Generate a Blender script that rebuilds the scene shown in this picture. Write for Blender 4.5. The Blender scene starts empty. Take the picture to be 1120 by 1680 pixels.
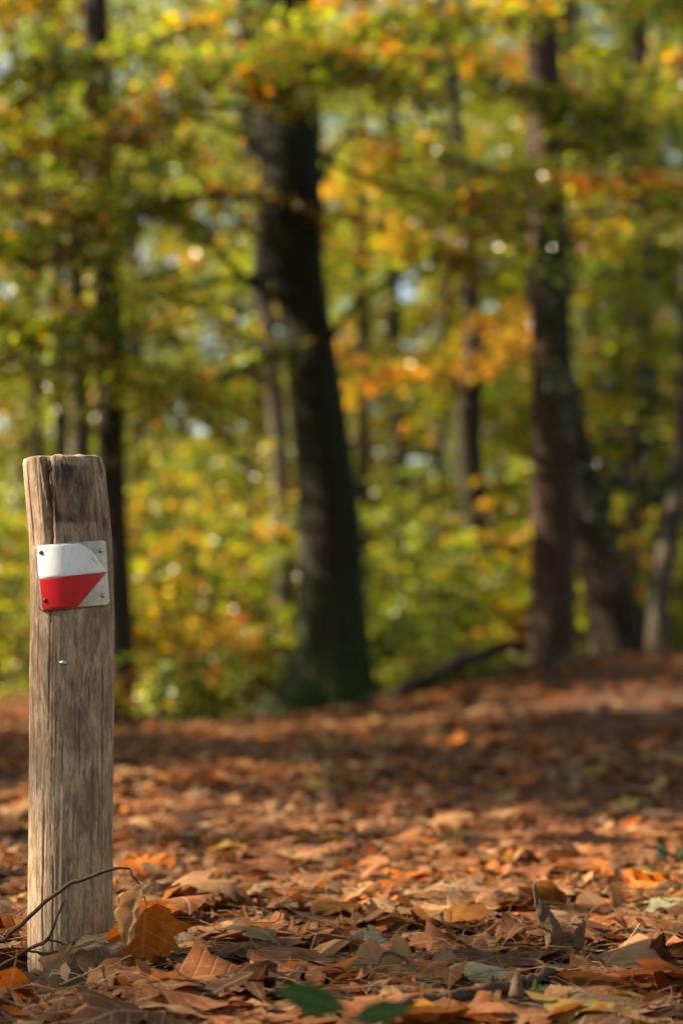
import bpy, math
import numpy as np
from mathutils import Vector, Matrix

# ------------------------------------------------------------------ camera, sky, sun, exposure
scene = bpy.context.scene
col = scene.collection
R = math.radians
rng = np.random.default_rng(11)

CAM_H = 0.48
FPX = 3375.0                       # focal length in photograph pixels (photo 1120 x 1680)
PITCH = math.atan(210.0 / FPX)
cam_data = bpy.data.cameras.new('camera')
cam = bpy.data.objects.new('camera', cam_data)
col.objects.link(cam)
cam.location = (0, 0, CAM_H)
cam.rotation_euler = (math.pi / 2 + PITCH, 0, 0)
cam_data.sensor_fit = 'VERTICAL'
cam_data.sensor_height = 36.0
cam_data.lens = FPX / 1680.0 * 36.0
cam_data.clip_start = 0.05
cam_data.clip_end = 2000
cam_data.dof.use_dof = True
cam_data.dof.focus_distance = 2.93
cam_data.dof.aperture_fstop = 2.9
scene.camera = cam

SUN_DIR = Vector((-0.80, 0.07, 0.56)).normalized()      # towards the sun
world = bpy.data.worlds.new('World')
scene.world = world
world.use_nodes = True
wn = world.node_tree.nodes
wl = world.node_tree.links
sky = wn.new('ShaderNodeTexSky')
sky.sky_type = 'NISHITA'
sky.sun_disc = False
sky.sun_elevation = math.asin(SUN_DIR.z)
sky.sun_rotation = math.atan2(SUN_DIR.x, SUN_DIR.y)
wn['Background'].inputs['Strength'].default_value = 0.09
wl.new(sky.outputs[0], wn['Background'].inputs['Color'])

sun_data = bpy.data.lights.new('sun', 'SUN')
sun_data.energy = 5.0
sun_data.angle = R(0.53)
sun_data.color = (1.0, 0.88, 0.70)
sun = bpy.data.objects.new('sun', sun_data)
col.objects.link(sun)
sun.rotation_euler = SUN_DIR.to_track_quat('Z', 'Y').to_euler()
sun.location = SUN_DIR * 40

scene.view_settings.view_transform = 'Standard'
scene.view_settings.look = 'None'
scene.view_settings.exposure = 1.82
scene.view_settings.use_white_balance = True
scene.view_settings.white_balance_temperature = 7200
scene.view_settings.gamma = 1.0
scene.view_settings.use_curve_mapping = False
scene.cycles.use_denoising = True
scene.cycles.max_bounces = 8
scene.cycles.diffuse_bounces = 4
scene.cycles.transmission_bounces = 4
scene.cycles.sample_clamp_indirect = 6.0
scene.cycles.caustics_reflective = False
scene.cycles.caustics_refractive = False

CP, SP = math.cos(PITCH), math.sin(PITCH)


def at(px, py, Y):
    """world point that the photograph shows at pixel (px, py), Y metres ahead of the camera"""
    a = (px - 560.0) / FPX
    b = (840.0 - py) / FPX
    dy = CP - b * SP
    dz = SP + b * CP
    s = Y / dy
    return np.array([a * s, Y, CAM_H + dz * s])


# ------------------------------------------------------------------ small maths
def sstep(a, b, x):
    t = np.clip((np.asarray(x, float) - a) / (b - a), 0, 1)
    return t * t * (3 - 2 * t)


def _h(ix, iy, iz, seed):
    n = (ix * 374761393 + iy * 668265263 + iz * 2147483647 + seed * 1274126177) & 0xFFFFFFFF
    n = ((n ^ (n >> 13)) * 1274126177) & 0xFFFFFFFF
    n = (n ^ (n >> 16)) & 0xFFFFFFFF
    return n / 4294967295.0


def vnoise(x, y, z=0.0, seed=0):
    x, y, z = np.broadcast_arrays(np.asarray(x, float), np.asarray(y, float), np.asarray(z, float))
    x0 = np.floor(x).astype(np.int64); y0 = np.floor(y).astype(np.int64); z0 = np.floor(z).astype(np.int64)
    fx, fy, fz = x - x0, y - y0, z - z0
    fx = fx * fx * (3 - 2 * fx); fy = fy * fy * (3 - 2 * fy); fz = fz * fz * (3 - 2 * fz)
    r = 0
    for dx in (0, 1):
        for dy in (0, 1):
            for dz in (0, 1):
                w = (fx if dx else 1 - fx) * (fy if dy else 1 - fy) * (fz if dz else 1 - fz)
                r = r + w * _h(x0 + dx, y0 + dy, z0 + dz, seed)
    return r * 2 - 1


def fbm(x, y, z=0.0, o=3, seed=0):
    r, a, f = 0, 1.0, 1.0
    for k in range(o):
        r = r + a * vnoise(x * f, y * f, np.asarray(z) * f, seed + k * 17)
        a *= .5; f *= 2.03
    return r


def gz(x, y):
    """height of the forest floor"""
    x = np.asarray(x, float); y = np.asarray(y, float)
    rise = 0.32 * sstep(0.0, 2.2, x - 0.10 * (y - 14)) * sstep(6, 15, y)
    rise = rise * (1 - 0.9 * sstep(17.5, 24, y))
    dip = -0.20 * sstep(9, 16, y) * sstep(0.9, -1.5, x)
    far = 0.15 * sstep(20, 45, y) + 1.2 * sstep(50, 160, y)
    und = 0.035 * fbm(x * 0.5, y * 0.4, 0, 3, 5) * sstep(3.4, 7, y)
    hum = 0.008 * vnoise(x * 3, y * 3, 0, 9)
    return rise + dip + far + und + hum


# ------------------------------------------------------------------ mesh helpers
def make_mesh(name, v, f, attrs=None, smooth=True):
    """f: (n,k) int array or list of arrays with different k"""
    v = np.asarray(v, np.float32)
    fl = f if isinstance(f, list) else [f]
    fl = [np.asarray(a, np.int32) for a in fl if len(a)]
    me = bpy.data.meshes.new(name)
    nl = sum(a.size for a in fl); npoly = sum(len(a) for a in fl)
    me.vertices.add(len(v)); me.vertices.foreach_set('co', v.ravel())
    me.loops.add(nl); me.loops.foreach_set('vertex_index', np.concatenate([a.ravel() for a in fl]))
    me.polygons.add(npoly)
    tot = np.concatenate([np.full(len(a), a.shape[1], np.int32) for a in fl])
    me.polygons.foreach_set('loop_start', np.concatenate([[0], np.cumsum(tot)[:-1]]).astype(np.int32))
    me.polygons.foreach_set('use_smooth', np.full(npoly, smooth, bool))
    me.update(calc_edges=True)
    for k, a in (attrs or {}).items():
        a = np.asarray(a, np.float32)
        if a.ndim == 1:
            at_ = me.attributes.new(k, 'FLOAT', 'POINT'); at_.data.foreach_set('value', a)
        else:
            if a.shape[1] == 3:
                a = np.concatenate([a, np.ones((len(a), 1), np.float32)], 1)
            at_ = me.attributes.new(k, 'FLOAT_COLOR', 'POINT'); at_.data.foreach_set('color', a.ravel())
    me.validate()
    return me


def obj(name, me, mat=None, parent=None, loc=None, kind=None):
    o = bpy.data.objects.new(name, me)
    col.objects.link(o)
    if mat is not None and me is not None and not me.materials:
        me.materials.append(mat)
    if parent is not None:
        o.parent = parent
    if loc is not None:
        o.location = loc
    if kind:
        o['kind'] = kind
    return o


def tag(o, label, cat, group=None):
    o['label'] = label; o['category'] = cat
    if group:
        o['group'] = group
    return o


def thing(name, label, cat, loc, group=None):
    o = obj(name, None, loc=tuple(float(c) for c in loc))
    return tag(o, label, cat, group)


class MB:
    """collects vertex/face blocks"""
    def __init__(s):
        s.v = []; s.q = []; s.t = []; s.n = 0; s.a = {}

    def add(s, v, q=None, t=None, **attrs):
        v = np.asarray(v, float)
        if q is not None and len(q): s.q.append(np.asarray(q) + s.n)
        if t is not None and len(t): s.t.append(np.asarray(t) + s.n)
        s.v.append(v); s.n += len(v)
        for k, a in attrs.items():
            s.a.setdefault(k, []).append(np.asarray(a, float))

    def mesh(s, name, origin=(0, 0, 0), smooth=True):
        f = []
        if s.q: f.append(np.concatenate(s.q))
        if s.t: f.append(np.concatenate(s.t))
        return make_mesh(name, np.concatenate(s.v) - np.asarray(origin, float), f,
                         {k: np.concatenate(a) for k, a in s.a.items()}, smooth)


def resample(p, n, r=None):
    """smooth curve through points (Catmull-Rom)"""
    p = np.asarray(p, float)
    k = len(p)
    q = np.concatenate([[2 * p[0] - p[1]], p, [2 * p[-1] - p[-2]]])
    d = np.concatenate([[0], np.cumsum(np.linalg.norm(np.diff(p, axis=0), axis=1))])
    u = np.interp(np.linspace(0, d[-1], n), d, np.arange(k))
    i = np.minimum(u.astype(int), k - 2); t = (u - i)[:, None]
    a, b, c, e = q[i], q[i + 1], q[i + 2], q[i + 3]
    out = .5 * (2 * b + (c - a) * t + (2 * a - 5 * b + 4 * c - e) * t ** 2 + (3 * b - a - 3 * c + e) * t ** 3)
    if r is None:
        return out
    return out, np.interp(u, np.arange(k), np.asarray(r, float))


def tube(path, rad, sides, cap=True):
    path = np.asarray(path, float); rad = np.broadcast_to(np.asarray(rad, float), (len(path),))
    tan = np.gradient(path, axis=0)
    tan /= np.linalg.norm(tan, axis=1, keepdims=True) + 1e-12
    ref = np.array([0.31, 0.95, 0.05]) if abs(tan[:, 2]).mean() > .6 else np.array([0.05, 0.1, 1.0])
    n1 = np.cross(tan, ref); n1 /= np.linalg.norm(n1, axis=1, keepdims=True) + 1e-9
    n2 = np.cross(tan, n1)
    an = np.linspace(0, 2 * np.pi, sides, endpoint=False)
    v = path[:, None, :] + rad[:, None, None] * (np.cos(an)[None, :, None] * n1[:, None] + np.sin(an)[None, :, None] * n2[:, None])
    m = len(path)
    i = np.arange(m - 1)[:, None] * sides; j = np.arange(sides)[None]; j2 = (j + 1) % sides
    q = np.stack([i + j, i + j2, i + sides + j2, i + sides + j], -1).reshape(-1, 4)
    v = v.reshape(-1, 3)
    t = np.zeros((0, 3), int)
    if cap:
        v = np.concatenate([v, [path[0] - tan[0] * rad[0] * .3], [path[-1] + tan[-1] * rad[-1] * .6]])
        c0, c1 = m * sides, m * sides + 1
        j = np.arange(sides); j2 = (j + 1) % sides
        t = np.concatenate([np.stack([j2, j, np.full(sides, c0)], 1),
                            np.stack([(m - 1) * sides + j, (m - 1) * sides + j2, np.full(sides, c1)], 1)])
    return v, q, t


# ------------------------------------------------------------------ materials
class NT:
    def __init__(s, name):
        s.m = bpy.data.materials.new(name); s.m.use_nodes = True
        s.t = s.m.node_tree; s.n = s.t.nodes; s.l = s.t.links
        s.b = s.n['Principled BSDF']; s.out = s.n['Material Output']

    def new(s, typ, **kw):
        nd = s.n.new(typ)
        for k, v in kw.items():
            setattr(nd, k, v)
        return nd

    def set(s, sock, v):
        if isinstance(v, bpy.types.NodeSocket):
            s.l.new(v, sock)
        elif isinstance(v, tuple) and len(v) == 3 and sock.type == 'RGBA':
            sock.default_value = (*v, 1)
        else:
            sock.default_value = v

    def noise(s, vec, scale, detail=4, rough=.6, dist=0.0):
        nd = s.new('ShaderNodeTexNoise')
        s.set(nd.inputs['Vector'], vec)
        for k, v in (('Scale', scale), ('Detail', detail), ('Roughness', rough), ('Distortion', dist)):
            nd.inputs[k].default_value = v
        return nd.outputs['Fac']

    def scale(s, vec, sc):
        nd = s.new('ShaderNodeMapping'); s.l.new(vec, nd.inputs['Vector']); nd.inputs['Scale'].default_value = sc
        return nd.outputs[0]

    def coord(s, which='Object'):
        return s.new('ShaderNodeTexCoord').outputs[which]

    def attr(s, name, out='Color'):
        return s.new('ShaderNodeAttribute', attribute_name=name).outputs[out]

    def ramp(s, fac, stops):
        nd = s.new('ShaderNodeValToRGB'); s.l.new(fac, nd.inputs[0])
        e = nd.color_ramp.elements
        while len(e) < len(stops): e.new(.5)
        for el, (p, c) in zip(e, stops):
            el.position = p; el.color = (*c, 1) if isinstance(c, tuple) else (c, c, c, 1)
        return nd.outputs[0]

    def mix(s, fac, a, b, mode='MIX'):
        nd = s.new('ShaderNodeMix', data_type='RGBA', blend_type=mode)
        s.set(nd.inputs[0], fac); s.set(nd.inputs[6], a); s.set(nd.inputs[7], b)
        return nd.outputs[2]

    def math(s, op, a, b=0.0, c=0.0, clamp=False):
        nd = s.new('ShaderNodeMath', operation=op, use_clamp=clamp)
        for i, v in enumerate((a, b, c)):
            if i < len(nd.inputs): s.set(nd.inputs[i], v)
        return nd.outputs[0]

    def bump(s, h, strength, dist):
        nd = s.new('ShaderNodeBump'); s.l.new(h, nd.inputs['Height'])
        nd.inputs['Strength'].default_value = strength; nd.inputs['Distance'].default_value = dist
        s.l.new(nd.outputs[0], s.b.inputs['Normal'])
        return nd.outputs[0]

    def translucent(s, colr, fac, normal=None):
        tr = s.new('ShaderNodeBsdfTranslucent'); s.set(tr.inputs['Color'], colr)
        if normal is not None: s.l.new(normal, tr.inputs['Normal'])
        mx = s.new('ShaderNodeMixShader'); s.set(mx.inputs[0], fac)
        s.l.new(s.b.outputs[0], mx.inputs[1]); s.l.new(tr.outputs[0], mx.inputs[2])
        s.l.new(mx.outputs[0], s.out.inputs['Surface'])


def bark_material(name, dark, light, green, gscale=1.0, moss=0.0):
    m = NT(name)
    oc = m.coord()
    v = m.scale(oc, (9 * gscale, 9 * gscale, 1.6 * gscale))
    n1 = m.noise(v, 3.0, 6, .65, .4)
    n2 = m.noise(oc, 2.2, 4, .6)
    c = m.mix(m.ramp(n1, [(.3, 0.0), (.7, 1.0)]), dark, light)
    g = m.ramp(n2, [(.45, 0.0), (.75, 1.0)])
    c = m.mix(m.math('MULTIPLY', g, green[3]), c, green[:3])
    if moss:
        sep = m.new('ShaderNodeSeparateXYZ'); m.l.new(oc, sep.inputs[0])
        low = m.math('SUBTRACT', 1.0, m.math('MULTIPLY', sep.outputs[2], .9), clamp=True)
        c = m.mix(m.math('MULTIPLY', low, m.ramp(n2, [(.3, 0.0), (.55, moss)])), c, (.035, .060, .010))
    m.set(m.b.inputs['Base Color'], c)
    m.b.inputs['Roughness'].default_value = .9
    m.b.inputs['Specular IOR Level'].default_value = .2
    m.bump(n1, .7, .03)
    return m.m


def foliage_material(name, trans=.52, tgain=1.85, rough=.24):
    m = NT(name)
    a = m.attr('tint')
    oc = m.coord()
    n = m.noise(oc, 40, 2)
    c = m.mix(m.ramp(n, [(.35, 0.0), (.7, .18)]), a, (0.10, 0.05, 0.015))
    m.set(m.b.inputs['Base Color'], c)
    m.b.inputs['Roughness'].default_value = rough
    m.b.inputs['Specular IOR Level'].default_value = .65
    t = m.mix(1.0, c, (tgain * 1.1, tgain * 1.15, tgain * .55), 'MULTIPLY')
    m.translucent(t, trans)
    return m.m


def litter_material(name, src):
    m = NT(name)
    base = m.attr('tint') if src == 'attr' else m.new('ShaderNodeObjectInfo').outputs['Color']
    luv = m.attr('luv')
    sep = m.new('ShaderNodeSeparateColor'); m.l.new(luv, sep.inputs[0])
    u, t, rnd = sep.outputs[0], sep.outputs[1], sep.outputs[2]
    vec = m.new('ShaderNodeCombineXYZ')
    m.l.new(u, vec.inputs[0]); m.l.new(t, vec.inputs[1]); m.l.new(rnd, vec.inputs[2])
    vv = m.scale(vec.outputs[0], (1, 1, 37))
    if src != 'attr':
        oi = m.new('ShaderNodeObjectInfo')
        add = m.new('ShaderNodeVectorMath', operation='ADD'); m.l.new(vv, add.inputs[0])
        sc = m.new('ShaderNodeVectorMath', operation='SCALE'); sc.inputs[0].default_value = (31, 17, 53)
        m.l.new(oi.outputs['Random'], sc.inputs['Scale']); m.l.new(sc.outputs[0], add.inputs[1])
        vv = add.outputs[0]
    n = m.noise(vv, 3.2, 5, .65)
    n2 = m.noise(vv, 14, 4, .6)
    c = m.mix(m.ramp(n, [(.32, .75), (.62, 0.0)]), base, m.mix(1.0, base, (.42, .34, .30), 'MULTIPLY'))
    c = m.mix(m.ramp(n2, [(.58, 0.0), (.78, .45)]), c, (.40, .30, .20))
    c = m.mix(m.ramp(n2, [(.22, .7), (.36, 0.0)]), c, (.05, .03, .02))
    # midrib and side veins
    au = m.math('ABSOLUTE', u)
    rib = m.math('SUBTRACT', 1.0, m.math('MULTIPLY', au, 45.0), clamp=True)
    s = m.math('FRACT', m.math('MULTIPLY', m.math('SUBTRACT', t, m.math('MULTIPLY', au, .75)), 7.0))
    side = m.math('SUBTRACT', 1.0, m.math('MULTIPLY', m.math('ABSOLUTE', m.math('SUBTRACT', s, .5)), 9.0), clamp=True)
    vein = m.math('MAXIMUM', rib, m.math('MULTIPLY', side, .55), clamp=True)
    c = m.mix(m.math('MULTIPLY', vein, .38), c, m.mix(.6, base, (.62, .46, .28)))
    m.set(m.b.inputs['Base Color'], c)
    m.b.inputs['Roughness'].default_value = .7
    m.b.inputs['Specular IOR Level'].default_value = .10
    h = m.math('ADD', m.math('MULTIPLY', vein, -.5), m.math('MULTIPLY', n2, .8))
    bn = m.bump(h, .55, .004)
    m.translucent(m.mix(1.0, c, (1.5, 1.15, .7), 'MULTIPLY'), .3)
    return m.m


def simple(name, c, rough=.7, metal=0.0, n_amt=.3, n_scale=60, bump=.2, spec=.12):
    m = NT(name)
    n = m.noise(m.coord(), n_scale, 5, .65)
    m.set(m.b.inputs['Base Color'], m.mix(m.ramp(n, [(.3, n_amt), (.7, 0.0)]), c, tuple(x * .35 for x in c)))
    m.b.inputs['Roughness'].default_value = rough; m.b.inputs['Metallic'].default_value = metal
    m.b.inputs['Specular IOR Level'].default_value = spec
    if bump: m.bump(n, bump, .004)
    return m.m


def ground_material():
    m = NT('forest_soil')
    oc = m.coord()
    v = m.new('ShaderNodeTexVoronoi'); m.l.new(oc, v.inputs['Vector']); v.inputs['Scale'].default_value = 13
    n = m.noise(oc, 30, 5, .65)
    c = m.ramp(v.outputs['Color'], [(.1, (.045, .025, .016)), (.45, (.085, .042, .020)), (.75, (.14, .066, .030)), (1, (.18, .095, .045))])
    c = m.mix(m.ramp(n, [(.35, .85), (.6, .1)]), c, (.03, .02, .014))
    m.set(m.b.inputs['Base Color'], c)
    m.b.inputs['Roughness'].default_value = .95
    m.b.inputs['Specular IOR Level'].default_value = .15
    m.bump(n, .8, .02)
    return m.m


MAT = dict(
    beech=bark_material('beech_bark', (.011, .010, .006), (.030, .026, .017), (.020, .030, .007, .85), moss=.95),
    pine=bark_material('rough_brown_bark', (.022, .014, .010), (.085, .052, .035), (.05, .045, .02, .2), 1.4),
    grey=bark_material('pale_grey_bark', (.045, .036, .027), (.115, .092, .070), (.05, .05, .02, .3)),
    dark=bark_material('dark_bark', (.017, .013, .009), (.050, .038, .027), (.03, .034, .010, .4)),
    twig=simple('twig_bark', (.12, .072, .046), .8, n_amt=.85, n_scale=120, bump=.9),
    deadwood=simple('weathered_dead_wood', (.17, .105, .065), .85, n_amt=.8, n_scale=110, bump=.8),
    straw=simple('dry_straw', (.42, .30, .15), .6, n_scale=90),
    foliage=foliage_material('autumn_foliage'),
    evergreen=foliage_material('evergreen_foliage', .2, 1.1, .3),
    litter=litter_material('dead_leaf_litter', 'attr'),
    leaf=litter_material('dead_leaf', 'obj'),
    soil=ground_material(),
)

# ------------------------------------------------------------------ ground
gx = np.concatenate([np.linspace(-400, -14, 34)[:-1], np.linspace(-14, 14, 113), np.linspace(14, 400, 34)[1:]])
gy = np.concatenate([np.linspace(-400, -2, 24)[:-1], np.linspace(-2, 34, 145), np.linspace(34, 600, 60)[1:]])
GX, GY = np.meshgrid(gx, gy)
GZ = gz(GX, GY)
nx, ny = len(gx), len(gy)
i = np.arange(ny - 1)[:, None] * nx; j = np.arange(nx - 1)[None]
gq = np.stack([i + j, i + j + 1, i + nx + j + 1, i + nx + j], -1).reshape(-1, 4)
ground = obj('ground', make_mesh('ground', np.stack([GX, GY, GZ], -1).reshape(-1, 3), gq), MAT['soil'], kind='structure')
ground['label'] = 'dark forest soil under the fallen leaves'

# ------------------------------------------------------------------ trail marker post
PY = 3.0                                            # post axis, metres ahead of the camera
# outline read off the photograph: (pixel row, centre column, half width)
rows = np.array([(744, 103.5, 63), (770, 107, 65), (830, 112, 66), (880, 116, 66.5), (940, 118, 67), (1000, 119, 67.5),
                 (1100, 118.5, 68), (1250, 117.5, 67.5), (1400, 116.5, 67.5), (1500, 116.5, 68), (1620, 117.5, 68.5), (1760, 118, 69)], float)
zc = np.array([at(c, r, PY - .060)[2] - .002 for r, c, h in rows]); xc = np.array([at(c, r, PY)[0] for r, c, h in rows]); hw = rows[:, 2] / FPX * PY * 1.003
oz = np.argsort(zc); zc, xc, hw = zc[oz], xc[oz], hw[oz]
ZTOP = zc[-1]


def post_c(z):
    return np.interp(z, zc, xc)


def post_r(z):
    return np.interp(z, zc, hw)


def build_post():
    na, nz = 250, 420
    zz = np.linspace(-0.12, ZTOP, nz)
    th = np.linspace(-np.pi, np.pi, na, endpoint=False)        # 0 faces the camera, + to the right
    # denser vertices towards the camera side
    th = th - .35 * np.sin(th)
    T, Z = np.meshgrid(th, zz)
    r = post_r(Z)
    px = np.sin(T); py = -np.cos(T)
    d = .0016 * fbm(px * 2.2 + 5, py * 2.2, Z * 3.0, 3, 31)
    d += .00045 * fbm(T * 18, Z * 5, 0, 3, 41)                # long fibres
    d += .00028 * vnoise(T * 46, Z * 9, 0, 43)
    up = sstep(.25, .75, Z)
    dark = np.zeros_like(T)
    # main drying crack, slightly left of the middle
    tc = np.interp(Z, [.30, .42, .5, .58, .66, .72, .78], [-.42, -.44, -.42, -.38, -.31, -.36, -.42]) + .012 * vnoise(Z * 28, 3.3, 0, 3)
    wd = np.interp(Z, [.33, .40, .5, .56, .60, .70, ZTOP], [.0, .018, .022, .03, .055, .085, .10])
    dist = T - tc
    cr = np.clip(1 - np.abs(dist) / (wd + 1e-4), 0, 1) ** .6 * (wd > .002)
    d -= cr * np.interp(Z, [.33, .45, .6, ZTOP], [.0, .007, .014, .020])
    dark = np.maximum(dark, cr * .85)
    # left lip of the crack slopes inwards
    lip = np.exp(-((dist + wd * 1.5) / (wd * 1.2 + .02)) ** 2) * sstep(.58, .66, Z)
    d -= lip * .0035
    dark = np.maximum(dark, lip * .3)
    # short checks from the top and hairline checks lower down
    for (t0, z0, z1, w0, dep) in ((-.14, .74, .9, .018, .004), (.21, .72, .9, .016, .004), (.55, .735, .9, .02, .004), (-.95, .60, .80, .03, .006),
                                  (.02, .52, .57, .012, .002), (-.78, .40, .53, .012, .002), (.62, .10, .34, .016, .003), (-.55, -.1, .26, .02, .0035),
                                  (-.30, .0, .19, .022, .003), (.95, .12, .5, .02, .003), (.1, .05, .21, .012, .002), (.33, .28, .47, .012, .002), (1.15, .45, .7, .03, .004)):
        cc = t0 + .03 * vnoise(Z * 9, t0 * 31, 0, 77) + .01 * vnoise(Z * 40, t0 * 13, 0, 78)
        ww = w0 * sstep(z0, z0 + .03, Z) * (1 - sstep(z1 - .04, z1, Z) if z1 < .88 else 1)
        k = np.clip(1 - np.abs(T - cc) / (ww + 1e-4), 0, 1) * (ww > .003)
        d -= k * dep
        dark = np.maximum(dark, k * .75)
    crg = np.random.default_rng(77)
    for _ in range(60):
        t0 = crg.uniform(-1.6, 1.6); z0 = crg.uniform(-.05, .66); ln_ = crg.uniform(.03, .14); w0 = crg.uniform(.008, .020)
        cc = t0 + .02 * vnoise(Z * 14, t0 * 31, 0, 177) + .008 * vnoise(Z * 60, t0 * 13, 0, 178)
        ww = w0 * np.clip(1 - ((Z - z0 - ln_ / 2) / (ln_ / 2)) ** 2, 0, 1)
        k = np.clip(1 - np.abs(T - cc) / (ww + 1e-4), 0, 1) * (ww > .002)
        d -= k * crg.uniform(.0008, .0022)
        dark = np.maximum(dark, k * crg.uniform(.5, .9))
    # knots
    for (kx, ky, rx, rz, dep) in ((78, 853, .045, .010, .004), (79, 868, .05, .010, .003), (83, 768, .06, .014, .004), (177, 859, .16, .011, .006), (171, 768, .12, .018, .004), (139, 1268, .03, .006, .0015)):
        p = at(kx, ky, PY - .05)
        s = np.clip((p[0] - post_c(p[2])) / post_r(p[2]), -.97, .97)
        k = np.exp(-(((T - math.asin(s)) / rx) ** 2 + ((Z - p[2]) / rz) ** 2) ** 1.3)
        k = k * (0.7 + .5 * vnoise(T * 60, Z * 200, 0, 90))
        d -= np.clip(k, 0, 1) * dep
        dark = np.maximum(dark, np.clip(k, 0, 1) * .95)
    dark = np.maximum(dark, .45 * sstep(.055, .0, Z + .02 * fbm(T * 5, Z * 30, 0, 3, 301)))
    # chips off the outer edges of the top
    rr = r + d
    edge = sstep(ZTOP - .014, ZTOP, Z)
    rr = rr - edge ** 5 * (.0018 + .002 * fbm(T * 4, 1.2, 0, 2, 8))
    # slab left of the crack leans out a little at the top
    lean = sstep(ZTOP - .1, ZTOP, Z) * ((T < tc) & (T > -1.9))
    X = post_c(Z) + rr * px - .002 * lean
    Y = PY + rr * py
    Zt = Z + sstep(ZTOP - .05, ZTOP, Z) * (-.002 + .0013 * fbm(px * 2.5, py * 2.5, 0, 3, 55) - .003 * (1 - cr) * (np.abs(T) > 2) + .0005 * np.cos(T) - .0016 * (T < tc) - .004 * cr
                                        - .002 * sstep(-.8, -1.3, T) - .0006 * sstep(.7, 1.1, T))
    Zt = Zt + sstep(ZTOP - .05, ZTOP, Z) * .078 * (Y - (PY - .062))
    # ghost of an older plate: dark stained rectangle
    nse = .05 * fbm(T * 7, Z * 60, 0, 3, 63)
    dz = .0035 * fbm(T * 12, Z * 30, 0, 3, 61)
    st = sstep(-.29, -.22, T + nse) * sstep(1.03, .78, T + nse) * sstep(.646, .653, Z + dz) * sstep(.737, .731, Z + dz)
    blot = np.clip(.80 + .45 * fbm(T * 4, Z * 22, 0, 4, 71), .35, 1)
    ed = np.exp(-((T + .2) / .1) ** 2) + np.exp(-((Z - .655) / .007) ** 2) * sstep(.35, -.2, T)
    stain = st * np.clip(blot + .35 * ed, 0, 1)
    # paler towards the bottom; grey-brown above
    fib = np.clip(.5 + .5 * fbm(T * 22, Z * 2.2, 0, 4, 81), 0, 1)
    blotch = np.clip(.5 + .6 * fbm(T * 1.7, Z * 5, 0, 4, 83), 0, 1)
    pale = np.clip(sstep(.42, .05, Z) * .75 + .25 * blotch, 0, 1)
    v = np.stack([X, Y, Zt], -1).reshape(-1, 3)
    i = np.arange(nz - 1)[:, None] * na; j = np.arange(na)[None]; j2 = (j + 1) % na
    q = np.stack([i + j, i + j2, i + na + j2, i + na + j], -1).reshape(-1, 4)
    tops = [v]
    tri = None
    n0 = len(v); prev = (nz - 1) * na
    qs = [q]
    cx, cy = post_c(ZTOP), PY
    ring = v[prev:prev + na]
    for k, f in enumerate((.86, .66, .4, .15)):
        nr = np.array([cx, cy, 0]) + (ring - [cx, cy, 0]) * [f, f, 1]
        nr[:, 2] += .0015 * fbm(nr[:, 0] * 90, nr[:, 1] * 90, 0, 3, 5) + .002
        cur = n0 + k * na
        tops.append(nr)
        jj = np.arange(na); jj2 = (jj + 1) % na
        qs.append(np.stack([prev + jj, prev + jj2, cur + jj2, cur + jj], 1))
        prev = cur
    tops.append(np.array([[cx, cy, ZTOP + .002]]))
    jj = np.arange(na); tri = np.stack([prev + jj, prev + (jj + 1) % na, np.full(na, n0 + 4 * na)], 1)
    extra = 4 * na + 1
    pad = lambda a, val: np.concatenate([a.ravel(), np.full(extra, val)])
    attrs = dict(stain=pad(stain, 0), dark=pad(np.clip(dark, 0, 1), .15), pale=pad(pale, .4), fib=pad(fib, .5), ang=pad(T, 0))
    return np.concatenate(tops), qs + [tri], attrs


def wood_material():
    m = NT('weathered_post_wood')
    oc = m.coord()
    fine = m.noise(m.scale(oc, (560, 560, 44)), 1.0, 5, .7, .4)
    mid = m.noise(m.scale(oc, (170, 170, 26)), 1.0, 6, .72, .8)
    big = m.noise(m.scale(oc, (40, 40, 14)), 1.0, 5, .68, .8)
    blob = m.noise(m.scale(oc, (60, 60, 30)), 1.0, 4, .6)
    pale = m.attr('pale', 'Fac'); dark = m.attr('dark', 'Fac'); stain = m.attr('stain', 'Fac')
    c = m.mix(pale, (.42, .272, .175), (.49, .345, .205))
    c = m.mix(m.ramp(big, [(.53, 0.0), (.64, .75)]), c, (.56, .43, .31))
    c = m.mix(m.ramp(big, [(.38, .6), (.53, 0.0)]), c, (.12, .080, .058))
    c = m.mix(m.ramp(mid, [(.36, .7), (.52, 0.0)]), c, (.095, .062, .044))
    c = m.mix(m.ramp(blob, [(.28, .5), (.40, 0.0)]), c, (.085, .055, .04))
    c = m.mix(m.ramp(fine, [(.34, .6), (.50, 0.0)]), c, (.10, .066, .045))
    c = m.mix(m.ramp(fine, [(.56, 0.0), (.72, .40)]), c, (.56, .45, .33))
    g = m.math('MULTIPLY', pale, m.ramp(m.noise(oc, 22, 3), [(.45, 0.0), (.7, .35)]))
    c = m.mix(g, c, (.25, .20, .09))
    c = m.mix(m.math('MULTIPLY', stain, m.ramp(mid, [(.3, 1.0), (.8, .72)])), c, (.026, .018, .017))
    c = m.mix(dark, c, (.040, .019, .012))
    m.set(m.b.inputs['Base Color'], c)
    m.b.inputs['Roughness'].default_value = .85
    m.b.inputs['Specular IOR Level'].default_value = .25
    h = m.math('ADD', m.math('MULTIPLY', fine, .5), mid)
    m.bump(h, .8, .0016)
    return m.m


post = thing('trail_marker_post', 'weathered round wooden post with a red and white arrow plate standing in leaves', 'marker post', (post_c(0), PY, 0))
PO = np.array(post.location)
v, fs, at_ = build_post()
obj('wooden_shaft', make_mesh('wooden_shaft', v - PO, fs, at_), wood_material(), post)

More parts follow.
